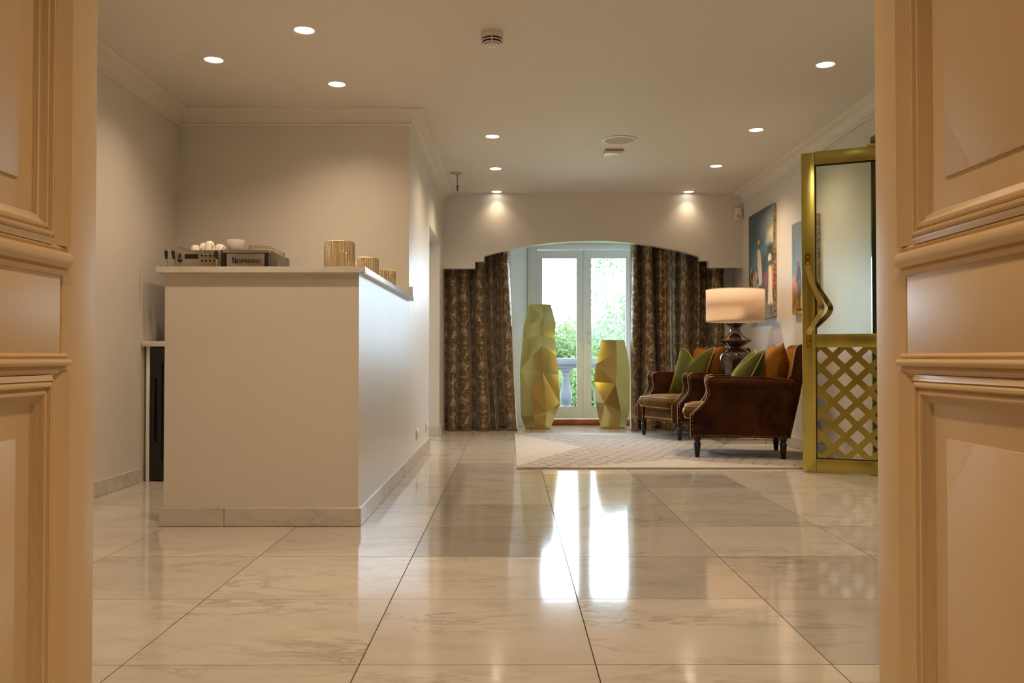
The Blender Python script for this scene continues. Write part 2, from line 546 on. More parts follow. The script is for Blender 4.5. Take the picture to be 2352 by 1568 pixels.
def prism(bm, poly, axis, a0, a1, bev=0.0):
    """poly in the plane of the two other axes (x,y)->(axis order kept), extruded from a0 to a1 along axis"""
    def P(p, a):
        if axis == 'x': return (a, p[0], p[1])
        if axis == 'y': return (p[0], a, p[1])
        return (p[0], p[1], a)
    A = [bm.verts.new(P(p, a0)) for p in poly]
    B = [bm.verts.new(P(p, a1)) for p in poly]
    n = len(poly)
    fs = [bm.faces.new(A[::-1]), bm.faces.new(B)]
    for i in range(n):
        j = (i+1) % n
        fs.append(bm.faces.new((A[i], A[j], B[j], B[i])))
    if bev > 0:
        es = [e for e in fs[0].edges] + [e for e in fs[1].edges]
        bmesh.ops.bevel(bm, geom=list(set(es)), offset=bev, segments=3, profile=0.5, affect='EDGES', clamp_overlap=True)
    return bm

def sweep(bm, path, prof_fn):
    """path: list of points; prof_fn(i) -> list of 3d points of the section there; open section, open path"""
    rows = [[bm.verts.new(q) for q in prof_fn(i)] for i in range(len(path))]
    for a, b in zip(rows, rows[1:]):
        for k in range(len(a)-1):
            bm.faces.new((a[k], a[k+1], b[k+1], b[k]))
    return rows

def smooth_curve(pts, n=6):
    """Catmull-Rom through points"""
    out = []
    P = [Vector(p) for p in pts]
    for i in range(len(P)-1):
        p0 = P[max(i-1, 0)]; p1 = P[i]; p2 = P[i+1]; p3 = P[min(i+2, len(P)-1)]
        for k in range(n):
            t_ = k/n
            out.append(0.5*((2*p1) + (p2-p0)*t_ + (2*p0-5*p1+4*p2-p3)*t_*t_ + (3*p1-p0-3*p2+p3)*t_**3))
    out.append(P[-1])
    return out

# ================================================================== dimensions
ZC = 2.49          # ceiling
XL = -2.31         # far left wall of the coffee niche
XM = -0.70         # side of the counter and of the wall behind it
XR = 2.43          # right wall
YF = 1.75          # room face of the doorway wall
YC = 4.04          # front of counter
YN = 6.035         # back wall of niche
YP = 9.05          # pelmet
YW = 10.02         # window wall

# ================================================================== shell
T = 0.6
floor = struct(boxo('floor', -3.2, 3.3, -2.6, 10.35, -0.20, -0.0045, 'grout'))
tile_mesh = None
proto = None
gap = 0.0017
bmt = nb()
box(bmt, -T/2+gap, T/2-gap, -T/2+gap, T/2-gap, -0.02, 0.0)
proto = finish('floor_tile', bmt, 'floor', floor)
first = True
# greyer slabs, and the dark curtain reflection painted into the tile colour
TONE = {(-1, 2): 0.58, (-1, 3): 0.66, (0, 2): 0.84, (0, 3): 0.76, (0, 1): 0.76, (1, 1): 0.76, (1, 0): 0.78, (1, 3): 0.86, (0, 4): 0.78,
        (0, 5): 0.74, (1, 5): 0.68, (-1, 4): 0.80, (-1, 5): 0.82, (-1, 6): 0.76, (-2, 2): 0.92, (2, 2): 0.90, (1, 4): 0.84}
for ix in range(-5, 6):
    for iy in range(-2, 14):
        x = 0.218 + T*(ix+0.5); y = 2.224 + T*(iy+0.5)
        if x < XL-0.25 or x > XR+0.9: continue
        if x > XR+0.31 and not (4.3 < y < 6.0): continue
        if y > 10.3: continue
        if x < XM-0.3 and y > 6.35: continue
        if first:
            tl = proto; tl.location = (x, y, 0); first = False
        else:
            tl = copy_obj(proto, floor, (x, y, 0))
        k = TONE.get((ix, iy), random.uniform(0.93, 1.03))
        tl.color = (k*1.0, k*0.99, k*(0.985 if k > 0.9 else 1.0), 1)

struct(boxo('ceiling', -3.2, 3.3, -2.6, 10.35, ZC, ZC+0.15, 'ceiling'))
wl = struct(boxo('wall_left', XL-0.2, XL, 1.2, 10.2, 0, ZC, 'wall'))
# wall behind the coffee machine, with its return along the room
bm = nb(); box(bm, XL, XM, YN, YN+0.2, 0, ZC)
struct(finish('wall_niche', bm, 'wall'))
bm = nb()
box(bm, XM-0.2, XM, YN+0.2, 7.55, 0, ZC)
box(bm, XM-0.2, XM, 7.55, 8.66, 1.93, ZC)
box(bm, XM-0.2, XM, 8.66, 10.2, 0, ZC)
struct(finish('wall_side', bm, 'wall'))
bm = nb(); box(bm, -1.7, -1.5, YN+0.2, 10.2, 0, ZC)
struct(finish('wall_passage', bm, 'wall'))
# right wall with the entrance opening
bm = nb()
box(bm, XR, XR+0.4, 5.84, 10.2, 0, ZC)
box(bm, XR, XR+0.4, 4.55, 5.84, 2.26, ZC)
box(bm, XR, XR+0.4, 1.2, 4.55, 0, ZC)
struct(finish('wall_right', bm, 'wall'))
# vestibule outside the entrance
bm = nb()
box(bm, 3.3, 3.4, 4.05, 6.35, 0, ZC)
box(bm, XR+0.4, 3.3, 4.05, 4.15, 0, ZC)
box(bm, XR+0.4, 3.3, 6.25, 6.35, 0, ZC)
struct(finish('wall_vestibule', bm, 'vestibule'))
# window wall with french door opening
OX0, OX1, OZ = 0.295, 1.445, 2.09
YI = 9.46          # room side of the thick window wall, splayed towards the doors
bm = nb()
prism(bm, [(-0.05, YI), (-0.05, 9.67), (OX0-0.09, YW), (OX0, YW), (OX0, YW+0.25), (XM-0.2, YW+0.25), (XM-0.2, YI)], 'z', 0, ZC)
prism(bm, [(1.79, YI), (XR+0.4, YI), (XR+0.4, YW+0.25), (OX1, YW+0.25), (OX1, YW), (OX1+0.09, YW), (1.79, 9.67)], 'z', 0, ZC)
box(bm, -0.05, 1.79, YI, YW, OZ+0.07, ZC)
box(bm, OX0, OX1, YW, YW+0.25, OZ, ZC)
box(bm, OX0-0.09, OX1+0.09, YW, YW+0.05, OZ+0.05, ZC)
struct(finish('wall_window', bm, 'white'))
# pelmet with arched lower edge
fy = YP/2000.0
pts = [(1018, 616), (1091, 616), (1091, 600), (1112, 600), (1112, 587)]
arc = []
for i in range(25):
    t = -1 + 2*i/24
    xx = 1360 + 248*t
    arc.append((xx, 552.5 + 35.0*(t*t*0.94 + 0.06*t**4)))
pts = pts[:-1] + arc + [(1608, 598), (1629, 598), (1629, 614), (1702, 614)]
poly = [((px-1171)*fy, 0.78 + (820-py)*fy) for px, py in pts]
poly[0] = (XM, poly[0][1]); poly[-1] = (XR, poly[-1][1])
poly = poly + [(XR, ZC), (XM, ZC)]
bm = nb()
A = [bm.verts.new((x, YP, z)) for x, z in poly]
B = [bm.verts.new((x, YP+0.10, z)) for x, z in poly]
n = len(poly)
bm.faces.new(A); bm.faces.new(B[::-1])
for i in range(n):
    bm.faces.new((A[i], B[i], B[(i+1) % n], A[(i+1) % n]))
struct(finish('wall_pelmet', bm, 'wall'))

# front wall with the doorway the camera looks through, and the hall behind it
DXL, DXR = -0.838, 0.743
bm = nb()
box(bm, XL, DXL-0.036, 1.45, YF, 0, ZC)
box(bm, DXR+0.036, XR, 1.45, YF, 0, ZC)
box(bm, DXL-0.036, DXR+0.036, 1.45, YF, 2.2, ZC)
struct(finish('wall_front', bm, 'cream'))
bm = nb()
box(bm, -2.1, -1.95, -2.5, 1.45, 0, ZC)
box(bm, 1.95, 2.1, -2.5, 1.45, 0, ZC)
box(bm, -2.1, 2.1, -2.65, -2.5, 0, ZC)
struct(finish('wall_hall', bm, 'cream'))

# ---- crown mouldings
def crown_profile(flip=1):
    # (out from wall, z) from the wall edge to the ceiling edge
    z = ZC
    p = [(0.0, z-0.105), (0.018, z-0.105), (0.022, z-0.100), (0.022, z-0.090), (0.016, z-0.084), (0.018, z-0.078)]
    for i in range(9):
        a = i/8*PI/2
        p.append((0.018 + 0.060*(1-math.cos(a)), z-0.078 + 0.054*math.sin(a)))
    p += [(0.082, z-0.022), (0.088, z-0.020), (0.100, z-0.014), (0.104, z-0.006), (0.104, z)]
    return p
def crown(name, path, normals):
    """path points in plan; normals: outward (into the room) direction(s) per point, already mitred"""
    prof = crown_profile()
    bm = nb()
    def sec(i):
        x, y = path[i]; nx, ny = normals[i]
        return [(x + nx*o, y + ny*o, z) for o, z in prof]
    sweep(bm, path, sec)
    return struct(finish(name, bm, 'plaster', None, 50))
crown('trim_1', [(XL, YF), (XL, YN), (XM, YN), (XM, YP)], [(1, 0), (1, -1), (1, -1), (1, 0)])
crown('trim_2', [(XR, YP), (XR, YF)], [(-1, 0), (-1, 0)])

# ---- thin ridges added in place of faint ghost lines on the niche ceiling
def ghost_line(name, pts_, r):
    bm = nb()
    tube(bm, smooth_curve([(x, y, ZC+0.002) for x, y in pts_], 4), r, 8)
    return struct(finish(name, bm, 'ceiling', None, 60), 'thin ridge added for a faint ghost line on the ceiling above the counter')
ghost_line('trim_5', [(-2.18, 5.27), (-2.06, 5.24), (-1.93, 5.22), (-1.86, 5.26), (-1.80, 5.36), (-1.76, 5.42)], 0.007)
ghost_line('trim_6', [(-2.24, 5.56), (-2.17, 5.49), (-2.08, 5.465), (-1.97, 5.465), (-1.92, 5.51)], 0.010)
ghost_line('trim_7', [(-1.79, 5.66), (-1.65, 5.67), (-1.42, 5.66), (-1.36, 5.72), (-1.31, 5.80)], 0.007)
# ---- marble skirting, in separate strips
def skirting(name, a, b, nrm, h=0.088, step=0.6, th=0.014, mat='skirting', off=0.0):
    root = sempty(name)
    ax, ay = a; bx_, by = b
    ln = math.hypot(bx_-ax, by-ay)
    ux, uy = (bx_-ax)/ln, (by-ay)/ln
    s = -off
    while s < ln-0.005:
        s0 = max(0, s); s1 = min(ln, s+step)
        if s1 - s0 > 0.01:
            bm = nb()
            box(bm, s0+0.001, s1-0.001, 0, th, 0.0, h, 0.002, 1)
            M = Matrix(((ux, nrm[0], 0, ax), (uy, nrm[1], 0, ay), (0, 0, 1, 0.0005), (0, 0, 0, 1)))
            bmesh.ops.transform(bm, matrix=M, verts=bm.verts)
            finish('marble_strip', bm, mat, root, None)
        s += step
    return root
skirting('baseboard_left', (XL, YF), (XL, 5.46), (1, 0), off=0.25)
skirting('baseboard_side', (XM, YN+0.0), (XM, 7.55), (1, 0), off=0.2)
skirting('baseboard_jamb', (XM-0.2, 8.66), (XM, 8.66), (0, -1))
skirting('baseboard_corner', (XM, 8.66), (XM, YP+0.1), (1, 0))
skirting('baseboard_right', (XR, 5.86), (XR, YI), (-1, 0), h=0.10)
skirting('baseboard_window', (-0.05, 9.67), (OX0-0.09, YW), (0.808, -0.589), h=0.13, mat='white')

# ================================================================== foreground doorway: panelled leaves
def panelled_leaf(name, xs, c, label):
    """open panelled door leaf folded back beside the doorway; xs = -1 left, +1 right. Built in plan x = xs*(c - out)"""
    root = sempty(name, (0, 0, 0), label)
    def X(o): return xs*(c-o)
    def bxs(nm, o0, o1, y0, y1, z0, z1, bev=0.003):
        x0, x1 = sorted((X(o0), X(o1)))
        return boxo(nm, x0, x1, y0, y1, z0, z1, 'cream', root, bev, 2)
    Y0, Y1 = 1.02, 1.622
    bxs('leaf_body', -0.035, 0.0, Y0, Y1, 0.01, 2.15)
    # upper and lower raised borders (stile, rail)
    def rail_profile(nm, z, r, tall):
        bm = nb()
        prof = []
        k = 10
        for i in range(k+1):
            a = -PI/2 + PI*i/k
            prof.append((r*math.cos(a)*1.0 + 0.010, z + tall/2*math.sin(a)))
        prof = [(0.0, z-tall/2-0.014), (0.010, z-tall/2-0.014), (0.014, z-tall/2-0.006)] + prof + [(0.013, z+tall/2+0.005), (0.008, z+tall/2+0.010), (0.0, z+tall/2+0.010)]
        poly = [(X(o), zz) for o, zz in prof]
        prism(bm, poly, 'y', Y0, Y1+0.006)
        finish(nm, bm, 'cream', root, 40)
    rail_profile('chair_rail', 0.960, 0.013, 0.030)
    rail_profile('chair_rail', 0.770, 0.013, 0.014)
    bxs('mid_panel', 0.0, 0.006, Y0, Y1-0.010, 0.784, 0.934, 0.001)
    def frame(z0, z1, top):
        # splayed stile next to the jamb
        bm = nb()
        pl = [(X(-0.002), Y1+0.004), (X(0.018), Y1+0.004), (X(0.020), Y1), (X(0.002), Y1-0.048), (X(-0.002), Y1-0.048)]
        A_ = [bm.verts.new((x, y, z0)) for x, y in pl]; B_ = [bm.verts.new((x, y, z1)) for x, y in pl]
        bm.faces.new(A_); bm.faces.new(B_[::-1])
        for i in range(5):
            bm.faces.new((A_[i], A_[(i+1) % 5], B_[(i+1) % 5], B_[i]))
        finish('stile', bm, 'cream', root, 30)
        # picture moulding: section swept round three sides with mitres
        sec = [(0.0, -0.006), (0.0, 0.010), (0.004, 0.012), (0.006, 0.014), (0.010, 0.016), (0.010, 0.012), (0.016, 0.018), (0.020, 0.018), (0.024, 0.010), (0.028, 0.014), (0.033, 0.014), (0.037, 0.008), (0.046, 0.004), (0.052, -0.006)]
        ye = Y1-0.046
        if top:
            path = [(ye, z1), (ye, z0-0.001), (Y0, z0-0.001)]
            nr = [(-1, 0), (-1, 1), (0, 1)]
        else:
            path = [(ye, z0), (ye, z1-0.004), (Y0, z1-0.004)]
            nr = [(-1, 0), (-1, -1), (0, -1)]
        bm = nb()
        sweep(bm, path, lambda i: [(X(h+0.002), path[i][0] + nr[i][0]*w, path[i][1] + nr[i][1]*w) for w, h in sec])
        finish('panel_moulding', bm, 'cream', root, 40)
        # raised field
        zz0, zz1 = (z0+0.10, z1) if top else (z0, z1-0.11)
        bxs('panel_field', 0.0, 0.004, Y0, ye-0.10, zz0, zz1, 0.003)
    frame(0.985, 2.14, True)
    frame(0.02, 0.752, False)
    return root
panelled_leaf('door_1', -1, 0.838, 'cream panelled door leaf folded back left of the doorway')
panelled_leaf('door_2', 1, 0.743, 'cream panelled door leaf folded back right of the doorway')
# jamb boards
struct(boxo('trim_3', DXL-0.03, DXL+0.001, 1.626, YF+0.012, 0, 2.2, 'cream', None, 0.005, 3), 'plain painted jamb board left of the doorway')
struct(boxo('trim_4', DXR-0.001, DXR+0.03, 1.626, YF+0.012, 0, 2.2, 'cream', None, 0.005, 3), 'plain painted jamb board right of the doorway')

# ================================================================== downlights
def downlight_proto():
    root = thing('downlight', 'x', 'downlight')
    bm = nb(); lathe(bm, [(0.050, -0.001), (0.056, -0.004), (0.060, -0.003), (0.062, 0.0), (0.050, 0.0)], 32, cap=False)
    finish('trim_ring', bm, 'plastic', root, 30)
    bm = nb(); lathe(bm, [(0.0005, -0.0025), (0.046, -0.002), (0.051, -0.001)], 32, cap=False)
    finish('lens', bm, 'lens', root, 30)
    return root
dl = downlight_proto()
spots = [
    (-1.075, 4.527, 'recessed downlight in the ceiling above the counter front', 0.62),
    (-1.703, 4.982, 'recessed downlight nearest the left crown moulding', 0.62),
    (-1.083, 5.428, 'recessed downlight nearest the niche back wall', 0.62),
    (1.845, 5.056, 'recessed downlight nearest the brass door at the right', 1.0),
    (-0.135, 6.717, 'recessed downlight level with the round ceiling speaker, on its left', 1.0),
    (1.854, 6.518, 'recessed downlight right of the round ceiling speaker', 1.0),
    (-0.130, 7.871, 'left recessed downlight of the pair one row before the pelmet', 1.4),
    (1.847, 7.758, 'right recessed downlight of the pair one row before the pelmet', 1.4),
    (-0.136, 8.965, 'recessed downlight washing the left half of the arched pelmet', 0.1),
    (1.848, 8.965, 'recessed downlight washing the right half of the arched pelmet', 0.1),
    # the same rows go on above the doorway
    (-1.10, 3.35, 'recessed downlight in front of the counter, out of the frame', 1.0),
    (0.05, 2.55, 'recessed downlight just inside the doorway, out of the frame', 1.0),
    (1.85, 3.40, 'recessed downlight at the right near the doorway, out of the frame', 1.0),
    (0.0, 0.2, 'recessed downlight in the hall behind the doorway', 1.5),
]
for i, (x, y, lab, k) in enumerate(spots):
    if i == 0:
        r_ = dl
    else:
        r_ = dl.copy(); COL.objects.link(r_)
        for ch in dl.children:
            if ch.type == 'MESH':
                copy_obj(ch, r_)
    tag(r_, lab, 'downlight', 'recessed ceiling downlights')
    r_.location = (x, y, ZC)
    ld = bpy.data.lights.new('downlight_beam', 'SPOT')
    ld.energy = SPOT_W*k
    ld.color = WARM if y > 1.0 else (1.0, 0.66, 0.36)
    ld.spot_size = R(135 if k > 0.4 else 112)
    ld.spot_blend = 1.0
    ld.shadow_soft_size = 0.035
    lo = bpy.data.objects.new('downlight_beam', ld)
    COL.objects.link(lo)
    lo.parent = r_
    lo.location = (0, 0, -0.012)

# ---- other ceiling fittings
t = thing('smoke_detector', 'cream smoke detector with black slots on the ceiling', 'smoke detector', (-0.094, 4.56, ZC))
bm = nb(); lathe(bm, [(0.058, 0), (0.058, -0.028), (0.052, -0.030)], 36); finish('base', bm, 'plastic', t, 30)
bm = nb(); lathe(bm, [(0.050, -0.028), (0.050, -0.046), (0.042, -0.058), (0.030, -0.066), (0.014, -0.072), (0.0, -0.073)], 36, cap=False); finish('vent_core', bm, 'black', t, 30)
for k, (rr, zz, hh) in enumerate(((0.057, -0.028, 0.006), (0.0560, -0.0445, 0.0035), (0.0485, -0.0575, 0.003))):
    bm = nb(); lathe(bm, [(rr-0.012, zz), (rr, zz), (rr-0.001, zz-hh), (rr-0.014, zz-hh)], 36, cap=False); finish('ring', bm, 'plastic', t, 30)
bm = nb(); lathe(bm, [(0.036, -0.061), (0.030, -0.070), (0.016, -0.079), (0.0005, -0.081)], 30, cap=False); finish('dome', bm, 'plastic', t, 40)
for k in range(4):
    bm = nb(); box(bm, -0.003, 0.003, 0.036, 0.0565, -0.062, -0.028)
    finish('rib', bm, 'plastic', t, None, rot=(0, 0, k*PI/2))
t = thing('ceiling_speaker', 'round flush ceiling speaker with a pale grille', 'speaker', (0.862, 6.823, ZC))
bm = nb(); lathe(bm, [(0.118, 0), (0.137, 0), (0.140, -0.004), (0.136, -0.008), (0.120, -0.009), (0.117, -0.006)], 48, cap=False); finish('rim', bm, 'white', t, 30)
bm = nb(); lathe(bm, [(0.118, -0.006), (0.060, -0.010), (0.0005, -0.011)], 48, cap=False); finish('grille', bm, 'grille', t, 30)
bm = nb(); lathe(bm, [(0.006, -0.010), (0.006, -0.013), (0.0005, -0.0135)], 12, cap=False); finish('badge', bm, 'white', t, 30)
t = thing('sensor_box', 'small square white sensor box on the ceiling behind the speaker', 'sensor', (0.86, 7.20, ZC))
boxo('backplate', -0.077, 0.077, -0.075, 0.075, -0.014, 0, 'piping', t, 0.003)
boxo('cover', -0.078, 0.072, -0.074, 0.085, -0.034, -0.014, 'white', t, 0.004)
bm = nb(); lathe(bm, [(0.018, -0.034), (0.014, -0.038), (0.0005, -0.040)], 20, cap=False); finish('eye', bm, 'white', t, 30)
t = thing('sprinkler_head', 'slim brass-coloured sprinkler hanging near the left crown moulding', 'sprinkler', (-0.50, 8.06, ZC))
bm = nb(); lathe(bm, [(0.060, 0), (0.060, -0.004), (0.050, -0.008), (0.02, -0.010)], 28); finish('plate', bm, 'piping', t, 30)
bm = nb(); tube(bm, [(0.012, 0, -0.005), (0.012, 0, -0.075), (0.014, 0, -0.125)], 0.007, 10); finish('stem', bm, 'steel', t, 40)
bm = nb(); lathe(bm, [(0.014, -0.120), (0.010, -0.128), (0.006, -0.165), (0.002, -0.172)], 14, c=(0.014, 0, 0)); finish('tip', bm, 'darksteel', t, 30)
t = thing('motion_detector', 'small white motion detector high in the right corner by the pelmet', 'motion detector', (2.37, YP, 2.27), 0)
bm = nb(); box(bm, -0.028, 0.030, -0.050, -0.001, -0.060, 0.062, 0.008, 3); finish('housing', bm, 'plastic', t, 30)
bm = nb(); box(bm, -0.020, 0.024, -0.053, -0.046, -0.050, -0.016, 0.003, 2); finish('lens_window', bm, 'grille', t, 30)
bm = nb(); box(bm, 0.014, 0.050, -0.030, 0.0, -0.045, 0.045, 0.003, 2); finish('bracket', bm, 'plastic', t, 30)

# ---- wall sockets on the side wall
for k, (yy, lab) in enumerate(((6.55, 'white wall socket low on the counter-side wall, the nearer of two'), (7.28, 'white wall socket low on the counter-side wall, next to the opening'))):
    t = thing('wall_socket', lab, 'socket', (XM, yy, 0.20), 0, 'sockets on the side wall')
    boxo('plate', 0.0, 0.010, -0.042, 0.042, -0.042, 0.042, 'plastic', t, 0.004)
    bm = nb(); lathe(bm, [(0.022, 0.0), (0.022, 0.004), (0.019, 0.004), (0.018, -0.004), (0.0005, -0.004)], 20, cap=False)
    bmesh.ops.transform(bm, matrix=Matrix.Translation((0.010, 0, 0)) @ Matrix.Rotation(PI/2, 4, 'Y'), verts=bm.verts)
    finish('insert', bm, 'plastic', t, 30)
t = thing('wall_socket', 'wall socket low on the right wall behind the brass lattice', 'socket', (XR, 6.28, 0.20), 0)
boxo('plate', -0.010, 0.0, -0.042, 0.042, -0.042, 0.042, 'plastic', t, 0.004)
boxo('plug', -0.030, -0.010, -0.018, 0.018, -0.018, 0.018, 'grille', t, 0.006)

# ================================================================== counter
t = thing('bar_counter', 'tall plastered bar counter with marble top and marble skirting', 'counter', (-1.16, YC, 0))
ox, oy = -1.16, YC
bm = nb()
pl = [(-1.60-ox, 0), (XM-ox, 0), (XM-ox, YN-0.002-oy), (XM-0.18-ox, YN-0.002-oy), (XM-0.18-ox, 0.20), (-1.60-ox, 0.20)]
prism(bm, pl, 'z', 0.0, 1.168)
finish('body', bm, 'wall', t)
bm = nb()
pl = [(-1.635-ox, -0.033), (XM+0.034-ox, -0.033), (XM+0.034-ox, YN-0.002-oy), (XM-0.33-ox, YN-0.002-oy), (XM-0.33-ox, 0.36), (-1.635-ox, 0.36)]
prism(bm, pl, 'z', 1.168, 1.198, 0.0)
bmesh.ops.bevel(bm, geom=[e for e in bm.edges], offset=0.003, segments=2, affect='EDGES', clamp_overlap=True)
finish('marble_top', bm, 'topmarble', t, 30)
boxo('upstand', XM-0.33-ox, XM+0.030-ox, YN-0.022-oy, YN-0.002-oy, 1.199, 1.268, 'topmarble', t, 0.002)
def strip(x0, x1, y0, y1, h=0.086):
    boxo('skirting_strip', x0-ox, x1-ox, y0-oy, y1-oy, 0.0005, h, 'skirting', t, 0.002, 1)
for a, b in ((-1.616, -1.318), (-1.316, XM+0.0)):
    strip(a, b, YC-0.014, YC)
ys = [YC-0.014, 4.82, 5.42, YN-0.002]
for a, b in zip(ys, ys[1:]):
    strip(XM, XM+0.014, a+0.001, b-0.001)

# ---- amber glass holders on the counter
def holder(x, y, d, h, lab, k):
    o = thing('candle_holder', lab, 'candle holder', (x, y, 1.1985), 0, 'ribbed glass holders on the counter')
    bm = nb()
    n = 64
    def ring(r, z, rib):
        return [bm.verts.new(((r + (rib if i % 2 else 0))*math.cos(2*PI*i/n), (r + (rib if i % 2 else 0))*math.sin(2*PI*i/n), z)) for i in range(n)]
    r = d/2 - 0.004
    prof = [(r*0.92, 0.0, 0.0), (r*0.985, h*0.03, 0.003), (r, h*0.08, 0.005), (r, h*0.5, 0.005), (r, h*0.93, 0.005), (r*0.99, h*0.975, 0.003), (r*0.95, h, 0.0), (r*0.93, h*0.99, 0.0), (r*0.93, h*0.05, 0.0)]
    rings = [ring(*p) for p in prof]
    for a, b in zip(rings, rings[1:]):
        for i in range(n):
            bm.faces.new((a[i], a[(i+1) % n], b[(i+1) % n], b[i]))
    bm.faces.new(rings[0][::-1]); bm.faces.new(rings[-1])
    finish('ribbed_glass', bm, 'amber', o, 20)
    bm = nb(); lathe(bm, [(r*0.55, h*0.06), (r*0.56, h*0.10), (r*0.56, h*0.42), (r*0.5, h*0.44), (r*0.05, h*0.43)], 28); finish('candle', bm, 'porcelain', o, 40)
    bm = nb(); tube(bm, [(0, 0, h*0.42), (0.001, 0, h*0.50)], 0.0015, 6); finish('wick', bm, 'black', o)
    return o
holder(-0.960, 4.90, 0.172, 0.232, 'largest ribbed amber glass candle holder on the counter', 0)
holder(-0.893, 5.42, 0.150, 0.200, 'middle ribbed amber glass candle holder on the counter', 1)
holder(-0.828, 5.84, 0.122, 0.165, 'smallest ribbed amber glass candle holder on the counter', 2)

# ================================================================== back bar
t = thing('back_bar_cabinet', 'white back bar cabinet against the niche wall, half hidden by the counter', 'cabinet', (-2.29, 5.47, 0))
boxo('side_panel', 0.0, 0.022, 0.02, 0.55, 0.0, 0.845, 'white', t, 0.002)
boxo('side_panel', 0.64, 0.662, 0.02, 0.55, 0.0, 0.845, 'white', t, 0.002)
boxo('side_panel', 1.30, 1.322, 0.02, 0.55, 0.0, 0.845, 'white', t, 0.002)
boxo('back_panel', 0.0, 1.322, 0.54, 0.552, 0.0, 0.845, 'white', t)
d = boxo('cupboard_door', 0.666, 1.298, 0.0, 0.02, 0.02, 0.84, 'white', t, 0.003)
boxo('handle', 0.70, 0.712, -0.03, 0.0, 0.5, 0.66, 'chrome', d, 0.004)
t = finish('marble_worktop', box(nb(), -2.305, -0.905, 5.455, 6.03, 0.846, 0.880, 0.003, 2), 'topmarble', None, 30)
tag(t, 'pale marble worktop of the back bar behind the counter', 'worktop')
t = thing('wine_fridge', 'black glass-fronted wine fridge built into the back bar', 'fridge', (-2.262, 5.49, 0))
boxo('cabinet', 0.0, 0.59, 0.045, 0.51, 0.004, 0.84, 'black', t, 0.003)
dd = finish('door_frame', box(box(box(box(nb(), 0.0, 0.07, 0, 0.043, 0.01, 0.84), 0.52, 0.59, 0, 0.043, 0.01, 0.84), 0.07, 0.52, 0, 0.043, 0.01, 0.13), 0.07, 0.52, 0, 0.043, 0.74, 0.84), 'blackgloss', t)
boxo('glass', 0.07, 0.52, 0.012, 0.018, 0.13, 0.74, 'blackgloss', dd)
boxo('handle', 0.02, 0.034, -0.025, 0.0, 0.25, 0.65, 'black', dd, 0.004)

# ---- coffee machine
t = thing('coffee_machine', 'steel twin-head coffee machine lettered NESPRESSO behind the counter', 'coffee machine', (-2.147, 5.47, 0.881))
Hm = 0.575; Wm = 0.635; Dm = 0.50
boxo('body', 0.04, Wm, 0.03, Dm, 0.05, Hm, 'darksteel', t, 0.006)
for fx in (0.07, Wm-0.04):
    for fyy in (0.07, Dm-0.05):
        bm = nb(); lathe(bm, [(0.018, 0.0), (0.018, 0.03), (0.012, 0.05)], 14, c=(fx, fyy, 0)); finish('foot', bm, 'black', t, 30)
cp = boxo('control_panel', 0.025, 0.330, 0.0, 0.035, 0.395, Hm-0.004, 'steel', t, 0.004)
boxo('drip_tray', 0.03, Wm, -0.02, 0.03, 0.05, 0.12, 'steel', t, 0.004)
boxo('display', 0.103, 0.186, -0.002, 0.001, 0.518, 0.546, 'blackgloss', cp)
for r_ in range(2):
    for c_ in range(4):
        bm = nb(); lathe(bm, [(0.009, 0.0), (0.009, 0.004), (0.006, 0.006)], 18)
        bmesh.ops.transform(bm, matrix=Matrix.Translation((0.213 + c_*0.0255, 0.0, 0.538 - r_*0.033)) @ Matrix.Rotation(PI/2, 4, 'X'), verts=bm.verts)
        b = finish('button', bm, 'black', cp, 30)
        bm = nb(); lathe(bm, [(0.009, 0.0), (0.0115, 0.0), (0.0115, 0.003), (0.009, 0.003)], 18, cap=False)
        bmesh.ops.transform(bm, matrix=Matrix.Translation((0.213 + c_*0.0255, 0.0, 0.538 - r_*0.033)) @ Matrix.Rotation(PI/2, 4, 'X'), verts=bm.verts)
        finish('button_ring', bm, 'brasspolish', cp, 30)
bm = nb(); lathe(bm, [(0.012, 0.0), (0.012, 0.010), (0.009, 0.012)], 18)
bmesh.ops.transform(bm, matrix=Matrix.Translation((0.073, 0.0, 0.507)) @ Matrix.Rotation(PI/2, 4, 'X'), verts=bm.verts)
finish('knob', bm, 'black', cp, 30)
boxo('indicator', 0.069, 0.077, -0.003, 0.0, 0.527, 0.550, 'black', cp, 0.001)
for lx in (0.002, 0.046, 0.315):
    bm = nb(); tube(bm, [(lx+0.002, -0.028, 0.43), (lx, -0.034, 0.515)], 0.0045, 10); lv = finish('lever', bm, 'chrome', t, 40)
    bm = nb(); tube(bm, [(lx, -0.034, 0.512), (lx-0.001, -0.036, 0.530), (lx-0.002, -0.038, 0.556), (lx-0.002, -0.038, 0.566)], [0.006, 0.009, 0.012, 0.007], 12); finish('grip', bm, 'black', lv, 40)
hd = boxo('brew_head', 0.350, 0.632, 0.0, 0.035, 0.385, Hm-0.002, 'darksteel', t, 0.004)
boxo('post', 0.352, 0.366, -0.010, 0.0, 0.385, Hm-0.028, 'blackgloss', hd, 0.002)
boxo('post', 0.606, 0.622, -0.010, 0.0, 0.385, Hm-0.028, 'blackgloss', hd, 0.002)
boxo('fascia', 0.366, 0.606, -0.006, 0.0, 0.385, Hm-0.024, 'steel', hd, 0.002)
boxo('top_lip', 0.345, 0.636, -0.012, 0.03, Hm-0.022, Hm, 'steel', hd, 0.003)
boxo('side_badge', Wm-0.001, Wm+0.002, 0.10, 0.32, 0.45, 0.53, 'darksteel', t, 0.001)
